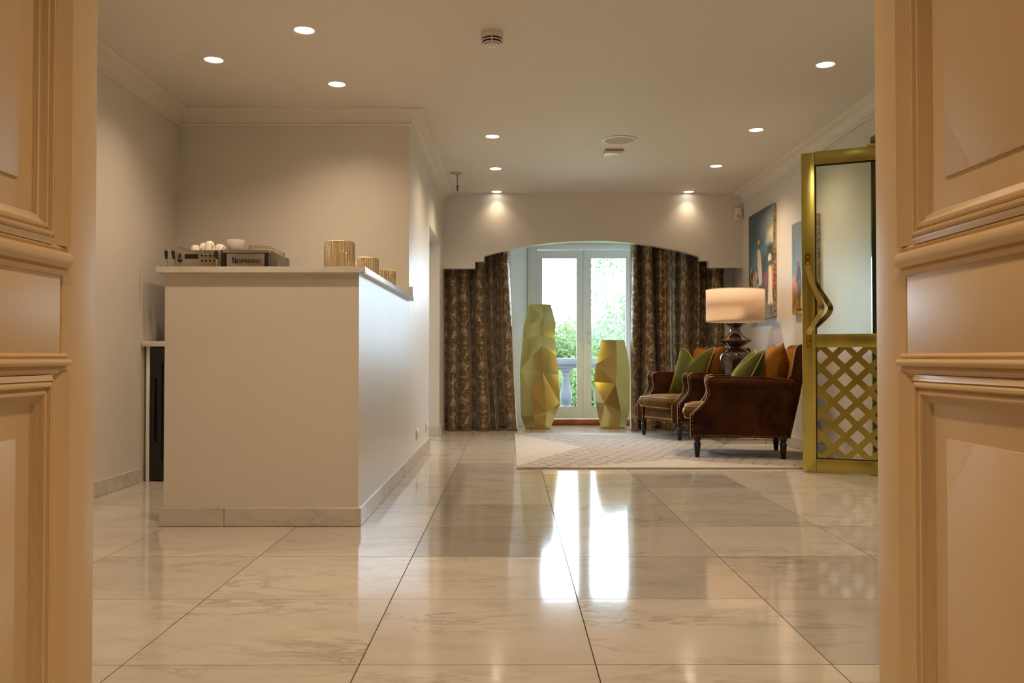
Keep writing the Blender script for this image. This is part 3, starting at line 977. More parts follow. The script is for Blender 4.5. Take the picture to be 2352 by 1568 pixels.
# lettering
fc = bpy.data.curves.new('lettering', 'FONT')
fc.body = 'ESPRESSO'
fc.size = 0.036; fc.extrude = 0.0006; fc.align_x = 'LEFT'; fc.space_character = 1.0; fc.offset = 0.0006
fo = bpy.data.objects.new('lettering_curve', fc)
COL.objects.link(fo)
bpy.context.view_layer.update()
me = bpy.data.meshes.new_from_object(fo.evaluated_get(bpy.context.evaluated_depsgraph_get()))
bpy.data.objects.remove(fo, do_unlink=True)
me.materials.clear(); me.materials.append(MAT['blackgloss'])
lt = bpy.data.objects.new('lettering', me); COL.objects.link(lt); lt.parent = hd
wd = max(v.co.x for v in me.vertices)
sc_ = 0.150/wd
lt.scale = (sc_, 0.82, 1); lt.location = (0.430, -0.0072, 0.492); lt.rotation_euler = (PI/2, 0, 0)
lt['label'] = 'dark lettering ESPRESSO following the capital N'
bm = nb()
for a, b, w in (((0.408, 0.488), (0.408, 0.524), 0.0055), ((0.404, 0.526), (0.428, 0.486), 0.0065), ((0.425, 0.486), (0.425, 0.520), 0.0055)):
    d_ = Vector((b[0]-a[0], 0, b[1]-a[1])); d_.normalize(); nn = Vector((d_.z, 0, -d_.x))*w/2
    p0 = Vector((a[0], -0.0072, a[1])); p1 = Vector((b[0], -0.0072, b[1]))
    q = [bm.verts.new(p0-nn), bm.verts.new(p0+nn), bm.verts.new(p1+nn), bm.verts.new(p1-nn)]
    bm.faces.new(q)
ex = bmesh.ops.extrude_face_region(bm, geom=bm.faces[:])
for v in ex['geom']:
    if isinstance(v, bmesh.types.BMVert): v.co.y += 0.001
finish('letter_n', bm, 'blackgloss', hd)
# cup rail on the top right
rail = []
for k, zz in enumerate((0.012, 0.024)):
    bm = nb()
    tube(bm, [(0.50, 0.01, Hm+zz), (0.60, 0.006, Hm+zz), (0.628, 0.02, Hm+zz), (0.628, 0.25, Hm+zz), (0.622, 0.42, Hm+zz-0.002)], 0.0028, 8)
    finish('cup_rail', bm, 'brasspolish', t, 40)
for (px_, py_) in ((0.51, 0.009), (0.628, 0.10), (0.628, 0.38)):
    bm = nb(); tube(bm, [(px_, py_, Hm-0.002), (px_, py_, Hm+0.026)], 0.003, 8); finish('rail_post', bm, 'brasspolish', t, 40)

def cup(x, y, r, h, down, lab, name='espresso_cup', z=None, handle=True):
    o = thing(name, lab, 'cup', (-2.147+x, 5.47+y, 0.881+Hm+0.0005 if z is None else z), random.uniform(-1, 1), 'white cups on the coffee machine')
    bm = nb()
    prof = [(r*0.6, 0), (r*0.62, h*0.04), (r*0.9, h*0.35), (r, h), (r*0.94, h), (r*0.84, h*0.38), (r*0.5, h*0.1)]
    if down:
        prof = [(r, 0), (r*0.97, h*0.4), (r*0.82, h*0.78), (r*0.58, h*0.96), (r*0.55, h), (r*0.1, h*0.98)]
    lathe(bm, prof, 28); finish('bowl', bm, 'porcelain', o, 45)
    if handle:
        bm = nb()
        pts_ = [(r*0.9 + 0.016*math.sin(PI*i/8), 0, h*(0.25 + 0.5*i/8)) for i in range(9)]
        tube(bm, pts_, 0.0035, 8); finish('handle', bm, 'porcelain', o, 40)
    return o
cup(0.145, 0.07, 0.030, 0.036, True, 'upturned white cup nearest the left end of the coffee machine')
cup(0.187, 0.10, 0.031, 0.052, True, 'upturned white cup second from the left on the coffee machine')
cup(0.238, 0.06, 0.033, 0.060, True, 'tallest upturned white cup in the middle of the machine top')
cup(0.288, 0.10, 0.030, 0.046, True, 'upturned white cup just right of the tallest upturned one')
cup(0.318, 0.05, 0.024, 0.034, True, 'smallest upturned white cup beside the large upright bowl')
cup(0.392, 0.10, 0.056, 0.072, False, 'large upright white porcelain bowl on the coffee machine', 'sugar_bowl', handle=False)
t = thing('teaspoon', 'steel teaspoon lying at the left end of the machine top', 'spoon', (-2.10, 5.53, 0.881+Hm+0.0005))
bm = nb(); tube(bm, [(0.0, 0, 0.022), (0.025, 0.0, 0.014), (0.06, 0.0, 0.005), (0.08, 0, 0.004)], [0.004, 0.0025, 0.002, 0.002], 8); finish('stem', bm, 'steel', t, 40)
bm = nb(); bmesh.ops.create_uvsphere(bm, u_segments=14, v_segments=8, radius=1.0)
bmesh.ops.transform(bm, matrix=Matrix.Translation((0.096, 0, 0.004)) @ Matrix.Diagonal((0.018, 0.011, 0.0035, 1)), verts=bm.verts)
finish('bowl', bm, 'steel', t, 60)

# ================================================================== rug
RX0, RX1, RY0, RY1 = 0.05, 2.39, 6.085, 8.87
bm = nb(); box(bm, -(RX1-RX0)/2, (RX1-RX0)/2, -(RY1-RY0)/2, (RY1-RY0)/2, 0.0, 0.012, 0.004, 2)
t = thing('area_rug', 'cream area rug with a carved taupe lattice under the armchairs', 'rug', ((RX0+RX1)/2, (RY0+RY1)/2, 0.0008))
finish('pile', bm, 'rug', t, 40)
bm = nb(); hx, hy = (RX1-RX0)/2, (RY1-RY0)/2
tube(bm, [(-hx, -hy, 0.003), (hx, -hy, 0.003), (hx, hy, 0.003), (-hx, hy, 0.003)], 0.003, 6, closed=True)
finish('binding', bm, 'piping', t, 40)

# ================================================================== french doors
fr = sempty('window_1', (0, 0, 0), 'white glazed double french doors to the balcony')
YD = 10.10
boxo('casing', OX0-0.09, OX0+0.0, YW-0.018, YW+0.01, 0, OZ+0.06, 'white', fr, 0.004)
boxo('casing', OX1, OX1+0.09, YW-0.018, YW+0.01, 0, OZ+0.06, 'white', fr, 0.004)
boxo('casing', OX0-0.09, OX1+0.09, YW-0.022, YW+0.01, OZ, OZ+0.06, 'white', fr, 0.004)
boxo('frame_post', OX0, OX0+0.022, YW+0.01, YD+0.05, 0.06, OZ, 'white', fr, 0.003)
boxo('frame_post', OX1-0.022, OX1, YW+0.01, YD+0.05, 0.06, OZ, 'white', fr, 0.003)
boxo('frame_head', OX0+0.022, OX1-0.022, YW+0.01, YD+0.05, OZ-0.065, OZ, 'white', fr, 0.003)
boxo('sill_board', OX0, OX1, YD-0.03, YD+0.10, 0.0, 0.062, 'sillwood', fr, 0.004)
GX = [(0.318, 0.868, 0.374, 0.778), (0.875, 1.422, 0.942, 1.350)]
for k, (a, b, g0, g1) in enumerate(GX):
    bm = nb()
    z0, z1, gz0, gz1 = 0.066, OZ-0.068, 0.205, 1.930
    box(bm, a, g0, YD, YD+0.045, z0, z1); box(bm, g1, b, YD, YD+0.045, z0, z1)
    box(bm, g0, g1, YD, YD+0.045, z0, gz0); box(bm, g0, g1, YD, YD+0.045, gz1, z1)
    lf = finish('leaf_frame', bm, 'white', fr)
    boxo('pane', g0, g1, YD+0.020, YD+0.026, gz0, gz1, 'pane', lf)
    bm = nb()
    for (x0, x1, zz0, zz1) in ((g0-0.008, g0+0.004, gz0, gz1), (g1-0.004, g1+0.008, gz0, gz1), (g0, g1, gz0-0.008, gz0+0.004), (g0, g1, gz1-0.004, gz1+0.008)):
        box(bm, x0, x1, YD-0.005, YD+0.004, zz0, zz1)
    finish('glazing_bead', bm, 'white', lf)
boxo('cover_strip', 0.852, 0.892, YD-0.014, YD, 0.066, OZ-0.068, 'white', fr, 0.004)
hb = boxo('handle_plate', 0.905, 0.925, YD-0.008, YD, 0.93, 1.07, 'chrome', fr, 0.003)
bm = nb(); tube(bm, [(0.915, YD-0.008, 1.03), (0.915, YD-0.045, 1.03), (0.905, YD-0.05, 1.025), (0.898, YD-0.05, 0.93)], 0.008, 10)
finish('handle_lever', bm, 'white', hb, 40)

# ================================================================== curtains
def curtain(name, lab, ctrl, x1b, yc, ztop, seed, lead=0, uoff=0.0):
    """ctrl: (x, depth) points across the top; the folds are carried down to the floor, x1b = right end at the hem"""
    x0t, x1t = ctrl[0][0], ctrl[-1][0]
    x0b = x0t
    o = thing(name, lab, 'curtain', ((x0t+x1t)/2, yc, 0), 0, 'damask curtains at the french doors')
    cx, cy = (x0t+x1t)/2, yc
    cur = smooth_curve([(a, b, 0) for a, b in ctrl], 7)
    nu, nv = len(cur)-1, 44
    verts = []; uvs = []
    for j in range(nv+1):
        v = j/nv
        z = 0.004 + v*(ztop-0.004)
        xa = x0b + (x0t-x0b)*min(1, v*1.6)**0.8
        xb = x1b + (x1t-x1b)*min(1, v*1.25)**0.7
        arc_ = 0.0; pp = None
        for i in range(nu+1):
            s = (cur[i].x-x0t)/(x1t-x0t)
            wob = 0.012*math.sin(2.4*v*PI + 7*s + seed)*(1-v)
            x = xa + (xb-xa)*s + wob*(1 if 0 < i < nu else 0)
            y = yc + cur[i].y*(1.15 + 0.20*(1-v)) + 0.012*math.sin(5*s + 3*v + seed)
            if v < 0.045:
                y -= 0.020*(1-v/0.045)*(0.5+0.5*math.sin(9*s+seed))
            if pp is not None:
                arc_ += math.hypot(x-pp[0], y-pp[1])
            pp = (x, y)
            verts.append((x-cx, y-cy, z))
            uvs.append((arc_ + uoff, z))
    faces = []
    for j in range(nv):
        for i in range(nu):
            a = j*(nu+1)+i
            faces.append((a, a+1, a+nu+2, a+nu+1))
    me = bpy.data.meshes.new('drape')
    me.from_pydata(verts, [], faces)
    ul = me.uv_layers.new(name='UVMap')
    for p in me.polygons:
        p.use_smooth = True
        for li in p.loop_indices:
            ul.data[li].uv = uvs[me.loops[li].vertex_index]
    me.materials.append(MAT['damask'])
    d = bpy.data.objects.new('drape', me); COL.objects.link(d); d.parent = o
    so = d.modifiers.new('thick', 'SOLIDIFY'); so.thickness = 0.003; so.offset = 1
    # white lining, a little behind, showing at the leading edge
    lv = []
    W = 5
    lo_i = list(range(0, nu+1, 2))
    for j in range(nv+1):
        row = verts[j*(nu+1):(j+1)*(nu+1)]
        for i in lo_i:
            x, y, z = row[i]
            dx = 0.0
            if lead in (-1, 2) and i == lo_i[0]: dx = -0.014
            if lead > 0 and i == lo_i[-1]: dx = 0.014
            lv.append((x+dx, y+0.012, max(0.012, z)))
    lf = []
    m_ = len(lo_i)
    for j in range(nv):
        for i in range(m_-1):
            a = j*m_+i
            lf.append((a, a+1, a+m_+1, a+m_))
    me = bpy.data.meshes.new('lining')
    me.from_pydata(lv, [], lf)
    for p in me.polygons: p.use_smooth = True
    me.materials.append(MAT['lining'])
    l_ = bpy.data.objects.new('lining', me); COL.objects.link(l_); l_.parent = o
    # rolled hem
    bm = nb()
    hp = [(verts[i][0], verts[i][1]-0.004, 0.012) for i in range(0, nu+1, 2)]
    tube(bm, hp, 0.011, 8); h_ = finish('hem', bm, 'damask', o, 60)
    return o
curtain('curtain', 'brown damask curtain hanging left of the tall gold vase', [(-0.702, 0.050), (-0.674, 0.050), (-0.628, -0.050), (-0.581, -0.045), (-0.553, 0.005), (-0.516, -0.045), (-0.460, -0.050), (-0.432, 0.050), (-0.400, 0.070), (-0.372, -0.030), (-0.330, -0.070), (-0.284, -0.050), (-0.265, 0.045), (-0.237, 0.050), (-0.209, -0.030), (-0.181, 0.030), (-0.144, 0.070), (-0.112, 0.030), (-0.088, -0.050), (-0.042, -0.070), (-0.009, -0.020)],
        0.075, 9.30, 2.36, 3, lead=1)
curtain('curtain', 'brown damask curtain right beside the french doors, behind the short gold vase', [(1.297, 0.000), (1.325, -0.050), (1.353, -0.030), (1.372, 0.060), (1.404, 0.070), (1.428, -0.020), (1.465, -0.055), (1.507, -0.060), (1.530, 0.030), (1.553, 0.070), (1.576, 0.000), (1.604, -0.040), (1.651, -0.030), (1.679, -0.065), (1.697, -0.020)],
        1.735, 9.30, 2.36, 8, lead=2, uoff=0.1)
curtain('curtain', 'brown damask curtain behind the table lamp, partly under the stepped pelmet', [(1.721, 0.040), (1.748, 0.050), (1.776, 0.000), (1.809, 0.030), (1.837, -0.050), (1.874, -0.075), (1.911, 0.000), (1.948, 0.050), (1.986, -0.030), (2.013, -0.050), (2.037, 0.050), (2.079, 0.080), (2.120, 0.080), (2.144, -0.020), (2.190, -0.060), (2.237, -0.040), (2.265, 0.000), (2.288, -0.030)],
        2.29, 9.32, 2.36, 12, lead=0, uoff=0.2)

# ================================================================== gold vases
def stitch(bm, A_, B_):
    """triangles between two chains running from bottom to top"""
    i = k = 0
    while i < len(A_)-1 or k < len(B_)-1:
        if k == len(B_)-1 or (i < len(A_)-1 and A_[i+1].co.z <= B_[k+1].co.z):
            bm.faces.new((A_[i], B_[k], A_[i+1])); i += 1
        else:
            bm.faces.new((A_[i], B_[k], B_[k+1])); k += 1

def vase(lab, loc, P, F, left, right, back, push):
    """P: named front corners as (x, z) about the axis; F: front facets; left/right: silhouette chains bottom to top"""
    o = thing('floor_vase', lab, 'vase', loc, 0, 'faceted gold vases')
    bm = nb()
    Ls = sorted((P[n][1], P[n][0]) for n in left); Rs = sorted((P[n][1], P[n][0]) for n in right)
    V = {}
    for n, (x, z) in P.items():
        l = np.interp(z, [a for a, b in Ls], [b for a, b in Ls]); r = np.interp(z, [a for a, b in Rs], [b for a, b in Rs])
        c = (l+r)/2; h = (r-l)/2
        q = max(0.0, 1-((x-c)/max(h, 1e-4))**2)
        y = (0.0 if n in left or n in right else -0.92*h*math.sqrt(q)) + 0.75*push.get(n, 0.0)
        V[n] = bm.verts.new((x, y, z))
    for f in F:
        bm.faces.new([V[n] for n in f])
    K = []
    for z, hw in back:
        K.append(bm.verts.new((0.0, hw, z)))
    Lc, Rc = [V[n] for n in left], [V[n] for n in right]
    stitch(bm, K, Lc); stitch(bm, Rc, K)
    bot = [V[n] for n in P if P[n][1] < 0.002 and n not in (left[0], right[0])]
    bm.faces.new([Lc[0]] + sorted(bot, key=lambda v: v.co.x) + [Rc[0], K[0]])
    # open mouth with a turned-in rim
    top = [Lc[-1]] + sorted([V[n] for n in P if P[n][1] > max(p[1] for p in P.values())-0.002 and n not in (left[-1], right[-1])], key=lambda v: v.co.x) + [Rc[-1], K[-1]]
    inn = [bm.verts.new((v.co.x*0.85, v.co.y*0.85, v.co.z-0.003)) for v in top]
    dp = [bm.verts.new((v.co.x*0.8, v.co.y*0.8, v.co.z-0.25)) for v in top]
    m = len(top)
    for a in range(m):
        b = (a+1) % m
        bm.faces.new((top[a], top[b], inn[b], inn[a])); bm.faces.new((inn[a], inn[b], dp[b], dp[a]))
    bm.faces.new(dp)
    bmesh.ops.connect_verts_concave(bm, faces=bm.faces[:])
    finish('faceted_body', bm, 'goldvase', o, None)
    return o
tall = {'TL': (-0.117, 1.355), 'TM': (0.027, 1.355), 'TR': (0.121, 1.355), 'L2': (-0.18, 1.097), 'M2': (0.033, 1.199), 'R2': (0.172, 1.157), 'L3': (-0.187, 0.975), 'M3': (0.033, 1.017), 'R3': (0.165, 0.982), 'M4': (0.023, 0.903), 'L5': (-0.219, 0.654), 'M5': (0.026, 0.609), 'R4': (0.178, 0.801), 'R5': (0.207, 0.587), 'A': (-0.106, 0.395), 'L6': (-0.213, 0.305), 'B': (-0.068, 0.158), 'C': (0.067, 0.193), 'L7': (-0.208, 0.137), 'BB': (-0.065, 0), 'BL': (-0.159, 0), 'BM': (0.051, 0), 'BR': (0.116, 0), 'R6': (0.217, 0.274)}
vase('tall faceted gold floor vase left of the french doors', (0.329, 9.53, 0.001), tall,
     [('TL','TM','M2','L2'), ('TM','TR','R2','M2'), ('L2','M2','M3','L3'), ('M2','R2','R3','M3'), ('L3','M3','M4'), ('M3','R3','M4'), ('L3','M4','M5','L5'), ('M4','R3','R4','M5'), ('M5','R4','R5'), ('L5','M5','A','L6'), ('A','M5','C','B'), ('M5','R5','R6','C'), ('L6','A','B','L7'), ('L7','B','BB','BL'), ('B','C','BM','BB'), ('C','R6','BR','BM')],
     ['BL', 'L7', 'L6', 'L5', 'L3', 'L2', 'TL'], ['BR', 'R6', 'R5', 'R4', 'R3', 'R2', 'TR'],
     [(0.0, 0.11), (0.2, 0.2), (0.5, 0.21), (0.85, 0.19), (1.1, 0.16), (1.355, 0.10)],
     dict(M2=-0.04, M3=0.02, M4=-0.03, M5=0.03, C=-0.035, A=0.01, B=-0.03, L3=0.02, R3=0.02, R4=-0.03, R5=0.02, L5=-0.03, L6=0.02))
short = {'TL': (-0.117, 0.968), 'TM': (0.024, 0.968), 'TR': (0.129, 0.968), 'M2': (0.024, 0.842), 'R2': (0.159, 0.847), 'L2': (-0.187, 0.701), 'M3': (0.028, 0.65), 'L3': (-0.2, 0.507), 'R3': (0.174, 0.732), 'M4': (0.014, 0.493), 'R4': (0.201, 0.556), 'L4': (-0.192, 0.289), 'A': (-0.11, 0.279), 'B': (-0.047, 0.158), 'C': (0.07, 0.19), 'R5': (0.204, 0.267), 'BL': (-0.131, 0), 'BM': (-0.047, 0), 'BR': (0.141, 0), 'BC': (0.059, 0)}
vase('short faceted gold floor vase right in front of the french doors', (1.133, 9.60, 0.001), short,
     [('TL','TM','M2','L2'),('TM','TR','R2','M2'),('L2','M2','M3'),('M2','R2','R3','M3'),('L2','M3','M4','L3'),('M3','R3','R4','M4'),('L3','M4','A','L4'),('A','M4','C','B'),('M4','R4','R5','C'),('L4','A','B','BM','BL'),('B','C','BC','BM'),('C','R5','BR','BC')],
     ['BL', 'L4', 'L3', 'L2', 'TL'], ['BR', 'R5', 'R4', 'R3', 'R2', 'TR'],
     [(0.0, 0.11), (0.25, 0.19), (0.5, 0.2), (0.75, 0.16), (0.968, 0.10)],
     dict(M2=-0.035, M3=0.01, M4=0.035, A=-0.035, B=-0.02, C=-0.01, L2=-0.02, L3=0.03, R3=-0.03, R4=0.02))

# ================================================================== armchairs and cushions
def soft_slab(bm, w, d, h, n=14, puff=0.35, edge=0.18, mx=None):
    """cushion-like block w (x) by d (y) by h (z), pillowed top and bottom, centred on origin"""
    def shape(u, v):
        fu = max(0.0, 1-abs(u)**4); fv = max(0.0, 1-abs(v)**4)
        return (1-puff) + puff*math.sqrt(fu*fv)
    grid = {}
    for sgn in (1, -1):
        for i in range(n+1):
            for j in range(n+1):
                u = -1+2*i/n; v = -1+2*j/n
                k = 1 - 0.03*(abs(u*v))**2
                z = sgn*h/2*shape(u, v)
                grid[sgn, i, j] = bm.verts.new((u*w/2*k, v*d/2*k, z))
    for i in range(n):
        for j in range(n):
            bm.faces.new((grid[1, i, j], grid[1, i+1, j], grid[1, i+1, j+1], grid[1, i, j+1]))
            bm.faces.new((grid[-1, i, j], grid[-1, i, j+1], grid[-1, i+1, j+1], grid[-1, i+1, j]))
    # bulged side wall
    bord = [(i, 0) for i in range(n)] + [(n, j) for j in range(n)] + [(i, n) for i in range(n, 0, -1)] + [(0, j) for j in range(n, 0, -1)]
    mid = []
    for i, j in bord:
        c = (grid[1, i, j].co + grid[-1, i, j].co)/2
        u = -1+2*i/n; v = -1+2*j/n
        out = Vector((u if abs(u) > 0.99 else 0, v if abs(v) > 0.99 else 0, 0))
        if out.length > 0: out.normalize()
        mid.append(bm.verts.new(c + out*edge*h))
    m = len(bord)
    for k in range(m):
        l = (k+1) % m
        a, b = grid[(1,)+bord[k]], grid[(1,)+bord[l]]
        c, d_ = grid[(-1,)+bord[k]], grid[(-1,)+bord[l]]
        bm.faces.new((a, b, mid[l], mid[k])); bm.faces.new((mid[k], mid[l], d_, c))
    edges_top = [grid[(1,)+b].co.copy() for b in bord]
    edges_bot = [grid[(-1,)+b].co.copy() for b in bord]
    if mx is not None:
        bmesh.ops.transform(bm, matrix=mx, verts=bm.verts)
        edges_top = [mx @ e for e in edges_top]; edges_bot = [mx @ e for e in edges_bot]
    return edges_top, edges_bot

def armchair(lab, loc, rz):
    """local: faces +x, width along y, origin under the seat on the floor"""
    o = thing('armchair', lab, 'armchair', loc, rz, 'velvet armchairs on the rug')
    FX, BX, HW = 0.36, -0.37, 0.355     # front, back, half width
    AW = 0.105                          # arm thickness
    LZ = 0.158
    # legs
    prof = [(0.014, 0.0), (0.017, 0.004), (0.026, 0.098), (0.027, 0.108), (0.020, 0.120), (0.019, 0.126), (0.028, 0.138), (0.028, 0.162)]
    for x_, y_ in ((FX-0.045, HW-0.045), (FX-0.045, -HW+0.045), (BX+0.05, HW-0.05), (BX+0.05, -HW+0.05)):
        bm = nb(); lathe(bm, prof, 16); lg = finish('leg', bm, 'ebony', o, 35); lg.location = (x_, y_, 0)
    # seat frame with front rail
    bm = nb(); box(bm, BX+0.03, FX-0.012, -HW+AW, HW-AW, LZ, 0.275, 0.012, 2)
    finish('seat_frame', bm, 'velvet_seat', o, 40)
    bm = nb(); tube(bm, [(FX-0.010, -HW+AW, LZ+0.03), (FX-0.010, HW-AW, LZ+0.03)], 0.005, 8); finish('piping', bm, 'piping', o, 60)
    # arms
    front = smooth_curve([(FX, 0, LZ), (FX+0.002, 0, 0.30), (FX-0.008, 0, 0.335), (FX-0.055, 0, 0.375), (FX-0.105, 0, 0.430), (FX-0.125, 0, 0.490), (FX-0.115, 0, 0.545), (FX-0.112, 0, 0.585), (FX-0.135, 0, 0.612), (FX-0.175, 0, 0.620)], 5)
    out = [(p.x, p.z) for p in front] + [(0.0, 0.621), (-0.20, 0.614), (BX-0.02, 0.600), (BX-0.045, 0.57), (BX-0.015, LZ+0.2), (BX, LZ)]
    for s in (-1, 1):
        y0, y1 = sorted((s*(HW-AW), s*HW))
        bm = nb(); prism(bm, out, 'y', y0, y1, 0.014)
        arm = finish('arm', bm, 'velvet_brown', o, 40)
        # rolled top, leaning outwards
        rp = [(FX-0.128, s*(HW-0.030), 0.568), (FX-0.20, s*(HW-0.030), 0.570), (0.0, s*(HW-0.03), 0.570), (-0.2, s*(HW-0.035), 0.564), (BX-0.01, s*(HW-0.04), 0.550)]
        bm = nb(); tube(bm, smooth_curve(rp, 4), 0.052, 18); finish('arm_roll', bm, 'velvet_brown', arm, 50)
        # piping on both edges of the front curve
        for yy in (s*(HW-0.006), s*(HW-AW+0.008)):
            bm = nb(); tube(bm, [(p.x+0.004, yy, p.z) for p in front], 0.0034, 7); finish('piping', bm, 'piping', arm, 60)
        # nail heads along the outer lower edge and the front curve
        bm = nb()
        def nail(x_, y_, z_, r_=0.0042):
            q = bmesh.ops.create_icosphere(bm, subdivisions=1, radius=r_)
            bmesh.ops.translate(bm, verts=q['verts'], vec=(x_, y_, z_))
        k = 0
        xx = FX-0.02
        while xx > BX+0.01:
            nail(xx, s*(HW+0.0005), LZ+0.012); xx -= 0.0135
        for p in front[2:-4]:
            nail(p.x-0.014, s*(HW+0.0005), p.z+0.004)
        nl = finish('nail_trim', bm, 'nail', arm, 60); nl['kind'] = 'stuff'
        # scroll disc on the arm front
        bm = nb()
        lathe(bm, [(0.050, 0), (0.050, 0.006), (0.040, 0.010), (0.004, 0.012)], 24)
        bmesh.ops.transform(bm, matrix=Matrix.Translation((FX-0.128, s*(HW-0.030), 0.568)) @ Matrix.Rotation(PI/2, 4, 'Y'), verts=bm.verts)
        finish('scroll_front', bm, 'velvet_seat', arm, 40)
    # back
    bk = [(BX+0.10, LZ+0.10), (BX+0.035, 0.45), (BX-0.035, 0.80), (BX-0.050, 0.845), (BX-0.085, 0.862), (BX-0.120, 0.845), (BX-0.130, 0.79), (BX-0.065, 0.45), (BX-0.002, LZ)]
    bm = nb(); prism(bm, bk, 'y', -HW+0.028, HW-0.028, 0.02)
    back = finish('backrest', bm, 'velvet_brown', o, 40)
    bm = nb(); prism(bm, [(BX+0.10, LZ+0.12), (BX+0.040, 0.45), (BX-0.028, 0.795), (BX-0.048, 0.838), (BX-0.06, 0.80), (BX+0.0, 0.45)], 'y', -HW+0.045, HW-0.045, 0.006); finish('inner_back', bm, 'velvet_mustard', back, 40)  # lamp light on the chair velvet, painted in as mustard
    for s in (-1, 1):
        bm = nb(); tube(bm, smooth_curve([(BX-0.004, s*(HW-0.032), 0.62), (BX-0.036, s*(HW-0.032), 0.80), (BX-0.052, s*(HW-0.034), 0.848), (BX-0.085, s*(HW-0.034), 0.864)], 5), 0.005, 7); finish('piping', bm, 'piping', back, 60)
    # seat cushion, its front bulging over the rail
    bm = nb()
    mx = Matrix.Translation((0.065, 0, 0.338))
    et, eb = soft_slab(bm, 0.69, 2*(HW-AW)-0.006, 0.150, 16, 0.40, 0.16, mx)
    sc2 = finish('seat_cushion', bm, 'velvet_seat', o, 60)
    bm = nb(); tube(bm, et, 0.0038, 7, closed=True); tube(bm, eb, 0.0038, 7, closed=True); finish('piping', bm, 'piping', sc2, 60)
    return o

CH1 = (1.8125, 6.938, 0.0135); A1 = PI - R(12)
CH2 = (1.735, 8.445, 0.0135); A2 = PI + R(23)
armchair('brown velvet armchair nearest the brass door, seen from its side', CH1, A1)
armchair('brown velvet armchair by the curtains, turned towards the room', CH2, A2)

def cushion(name, lab, cat, w, h, th, mat, loc, rot, pipe='piping', chop=0.0, n=18, corner=0.05):
    """pillow in its own x (width) z (height) plane, thickness along y"""
    o = thing(name, lab, cat, loc, 0, 'scatter cushions')
    o.rotation_euler = rot
    bm = nb()
    g = {}
    def pos(i, j, s):
        u = -1+2*i/n; v = -1+2*j/n
        pin = 1 + corner*(abs(u*v)**1.5) - 0.03*(1-abs(u)**2)*(abs(v)) - 0.03*(1-abs(v)**2)*abs(u)
        x = u*w/2*pin; z = v*h/2*pin + h/2
        z -= chop*max(0, v+0.2)/1.2*math.exp(-(u/0.42)**2)
        f = max(0, (1-u*u))**0.55*max(0, (1-v*v))**0.55
        wr = 1 + 0.08*math.sin(7*u+3*v)*(1-f)
        if chop: wr += 0.25*math.exp(-(u/0.3)**2)*max(0, v)*-1
        return (x, s*th/2*f*wr, z)
    for s in (1, -1):
        for i in range(n+1):
            for j in range(n+1):
                if s == -1 and (i in (0, n) or j in (0, n)):
                    g[s, i, j] = g[1, i, j]
                else:
                    g[s, i, j] = bm.verts.new(pos(i, j, s))
    for i in range(n):
        for j in range(n):
            bm.faces.new((g[1, i, j], g[1, i+1, j], g[1, i+1, j+1], g[1, i, j+1]))
            bm.faces.new((g[-1, i, j], g[-1, i, j+1], g[-1, i+1, j+1], g[-1, i+1, j]))
    bord = [(i, 0) for i in range(n)] + [(n, j) for j in range(n)] + [(i, n) for i in range(n, 0, -1)] + [(0, j) for j in range(n, 0, -1)]
    pp = [g[(1,)+b].co.copy() for b in bord]
    finish('cover', bm, mat, o, 80)
    bm = nb(); tube(bm, pp, 0.0045, 8, closed=True); finish('piping', bm, pipe, o, 60)
    return o

def on_chair(ch, a, lx, ly, lz):
    return (ch[0] + lx*math.cos(a) - ly*math.sin(a), ch[1] + lx*math.sin(a) + ly*math.cos(a), ch[2] + lz)
# cushion plane normal (its y axis) points along chair facing when rz = a - 90deg
def place(ch, a, lx, ly, lz, lean, twist=0.0):
    return on_chair(ch, a, lx, ly, lz), (lean, 0, a - PI/2 + PI + twist)
l_, r_ = place(CH1, A1, -0.225, 0.02, 0.418, R(-11), R(4))
cushion('back_cushion', 'plump mustard velvet back cushion on the armchair nearest the brass door', 'cushion', 0.47, 0.45, 0.25, 'velvet_mustard', l_, r_, 'velvet_mustard', 0.02)
l_, r_ = place(CH2, A2, -0.165, -0.02, 0.415, R(-11), R(-4))
cushion('back_cushion', 'mustard velvet back cushion on the armchair by the curtains', 'cushion', 0.48, 0.45, 0.22, 'velvet_mustard', l_, r_, 'velvet_mustard', 0.02)
l_, r_ = place(CH1, A1, 0.03, 0.04, 0.405, R(-26), R(6))
cushion('throw_cushion', 'olive green velvet cushion with pale piping on the armchair nearest the brass door', 'cushion', 0.42, 0.45, 0.22, 'velvet_green', l_, r_, 'piping', 0.09, corner=0.10)
l_, r_ = place(CH2, A2, 0.03, -0.02, 0.405, R(-20), R(8))
cushion('throw_cushion', 'olive green velvet cushion with pale piping on the armchair by the curtains', 'cushion', 0.44, 0.46, 0.17, 'velvet_green', l_, r_, 'piping', 0.10, corner=0.10)

# ================================================================== side table and lamp
TX, TY = 2.085, 7.90
t = thing('side_table', 'small side table with thin brass legs between the armchairs', 'table', (TX, TY, 0.0135))
boxo('table_top', -0.21, 0.21, -0.19, 0.19, 0.500, 0.522, 'ebony', t, 0.004)
boxo('brass_rim', -0.214, 0.214, -0.194, 0.194, 0.484, 0.500, 'brasspolish', t, 0.003)
for sx in (-1, 1):
    for sy in (-1, 1):
        bm = nb(); tube(bm, [(sx*0.18, sy*0.163, 0.484), (sx*0.186, sy*0.168, 0.02)], 0.0055, 10); lg = finish('leg', bm, 'brasspolish', t, 40)
        bm = nb(); bmesh.ops.create_uvsphere(bm, u_segments=12, v_segments=8, radius=0.011); bmesh.ops.translate(bm, verts=bm.verts, vec=(sx*0.186, sy*0.168, 0.011)); finish('ball_foot', bm, 'brasspolish', lg, 60)
LX, LY = 2.048, 7.90
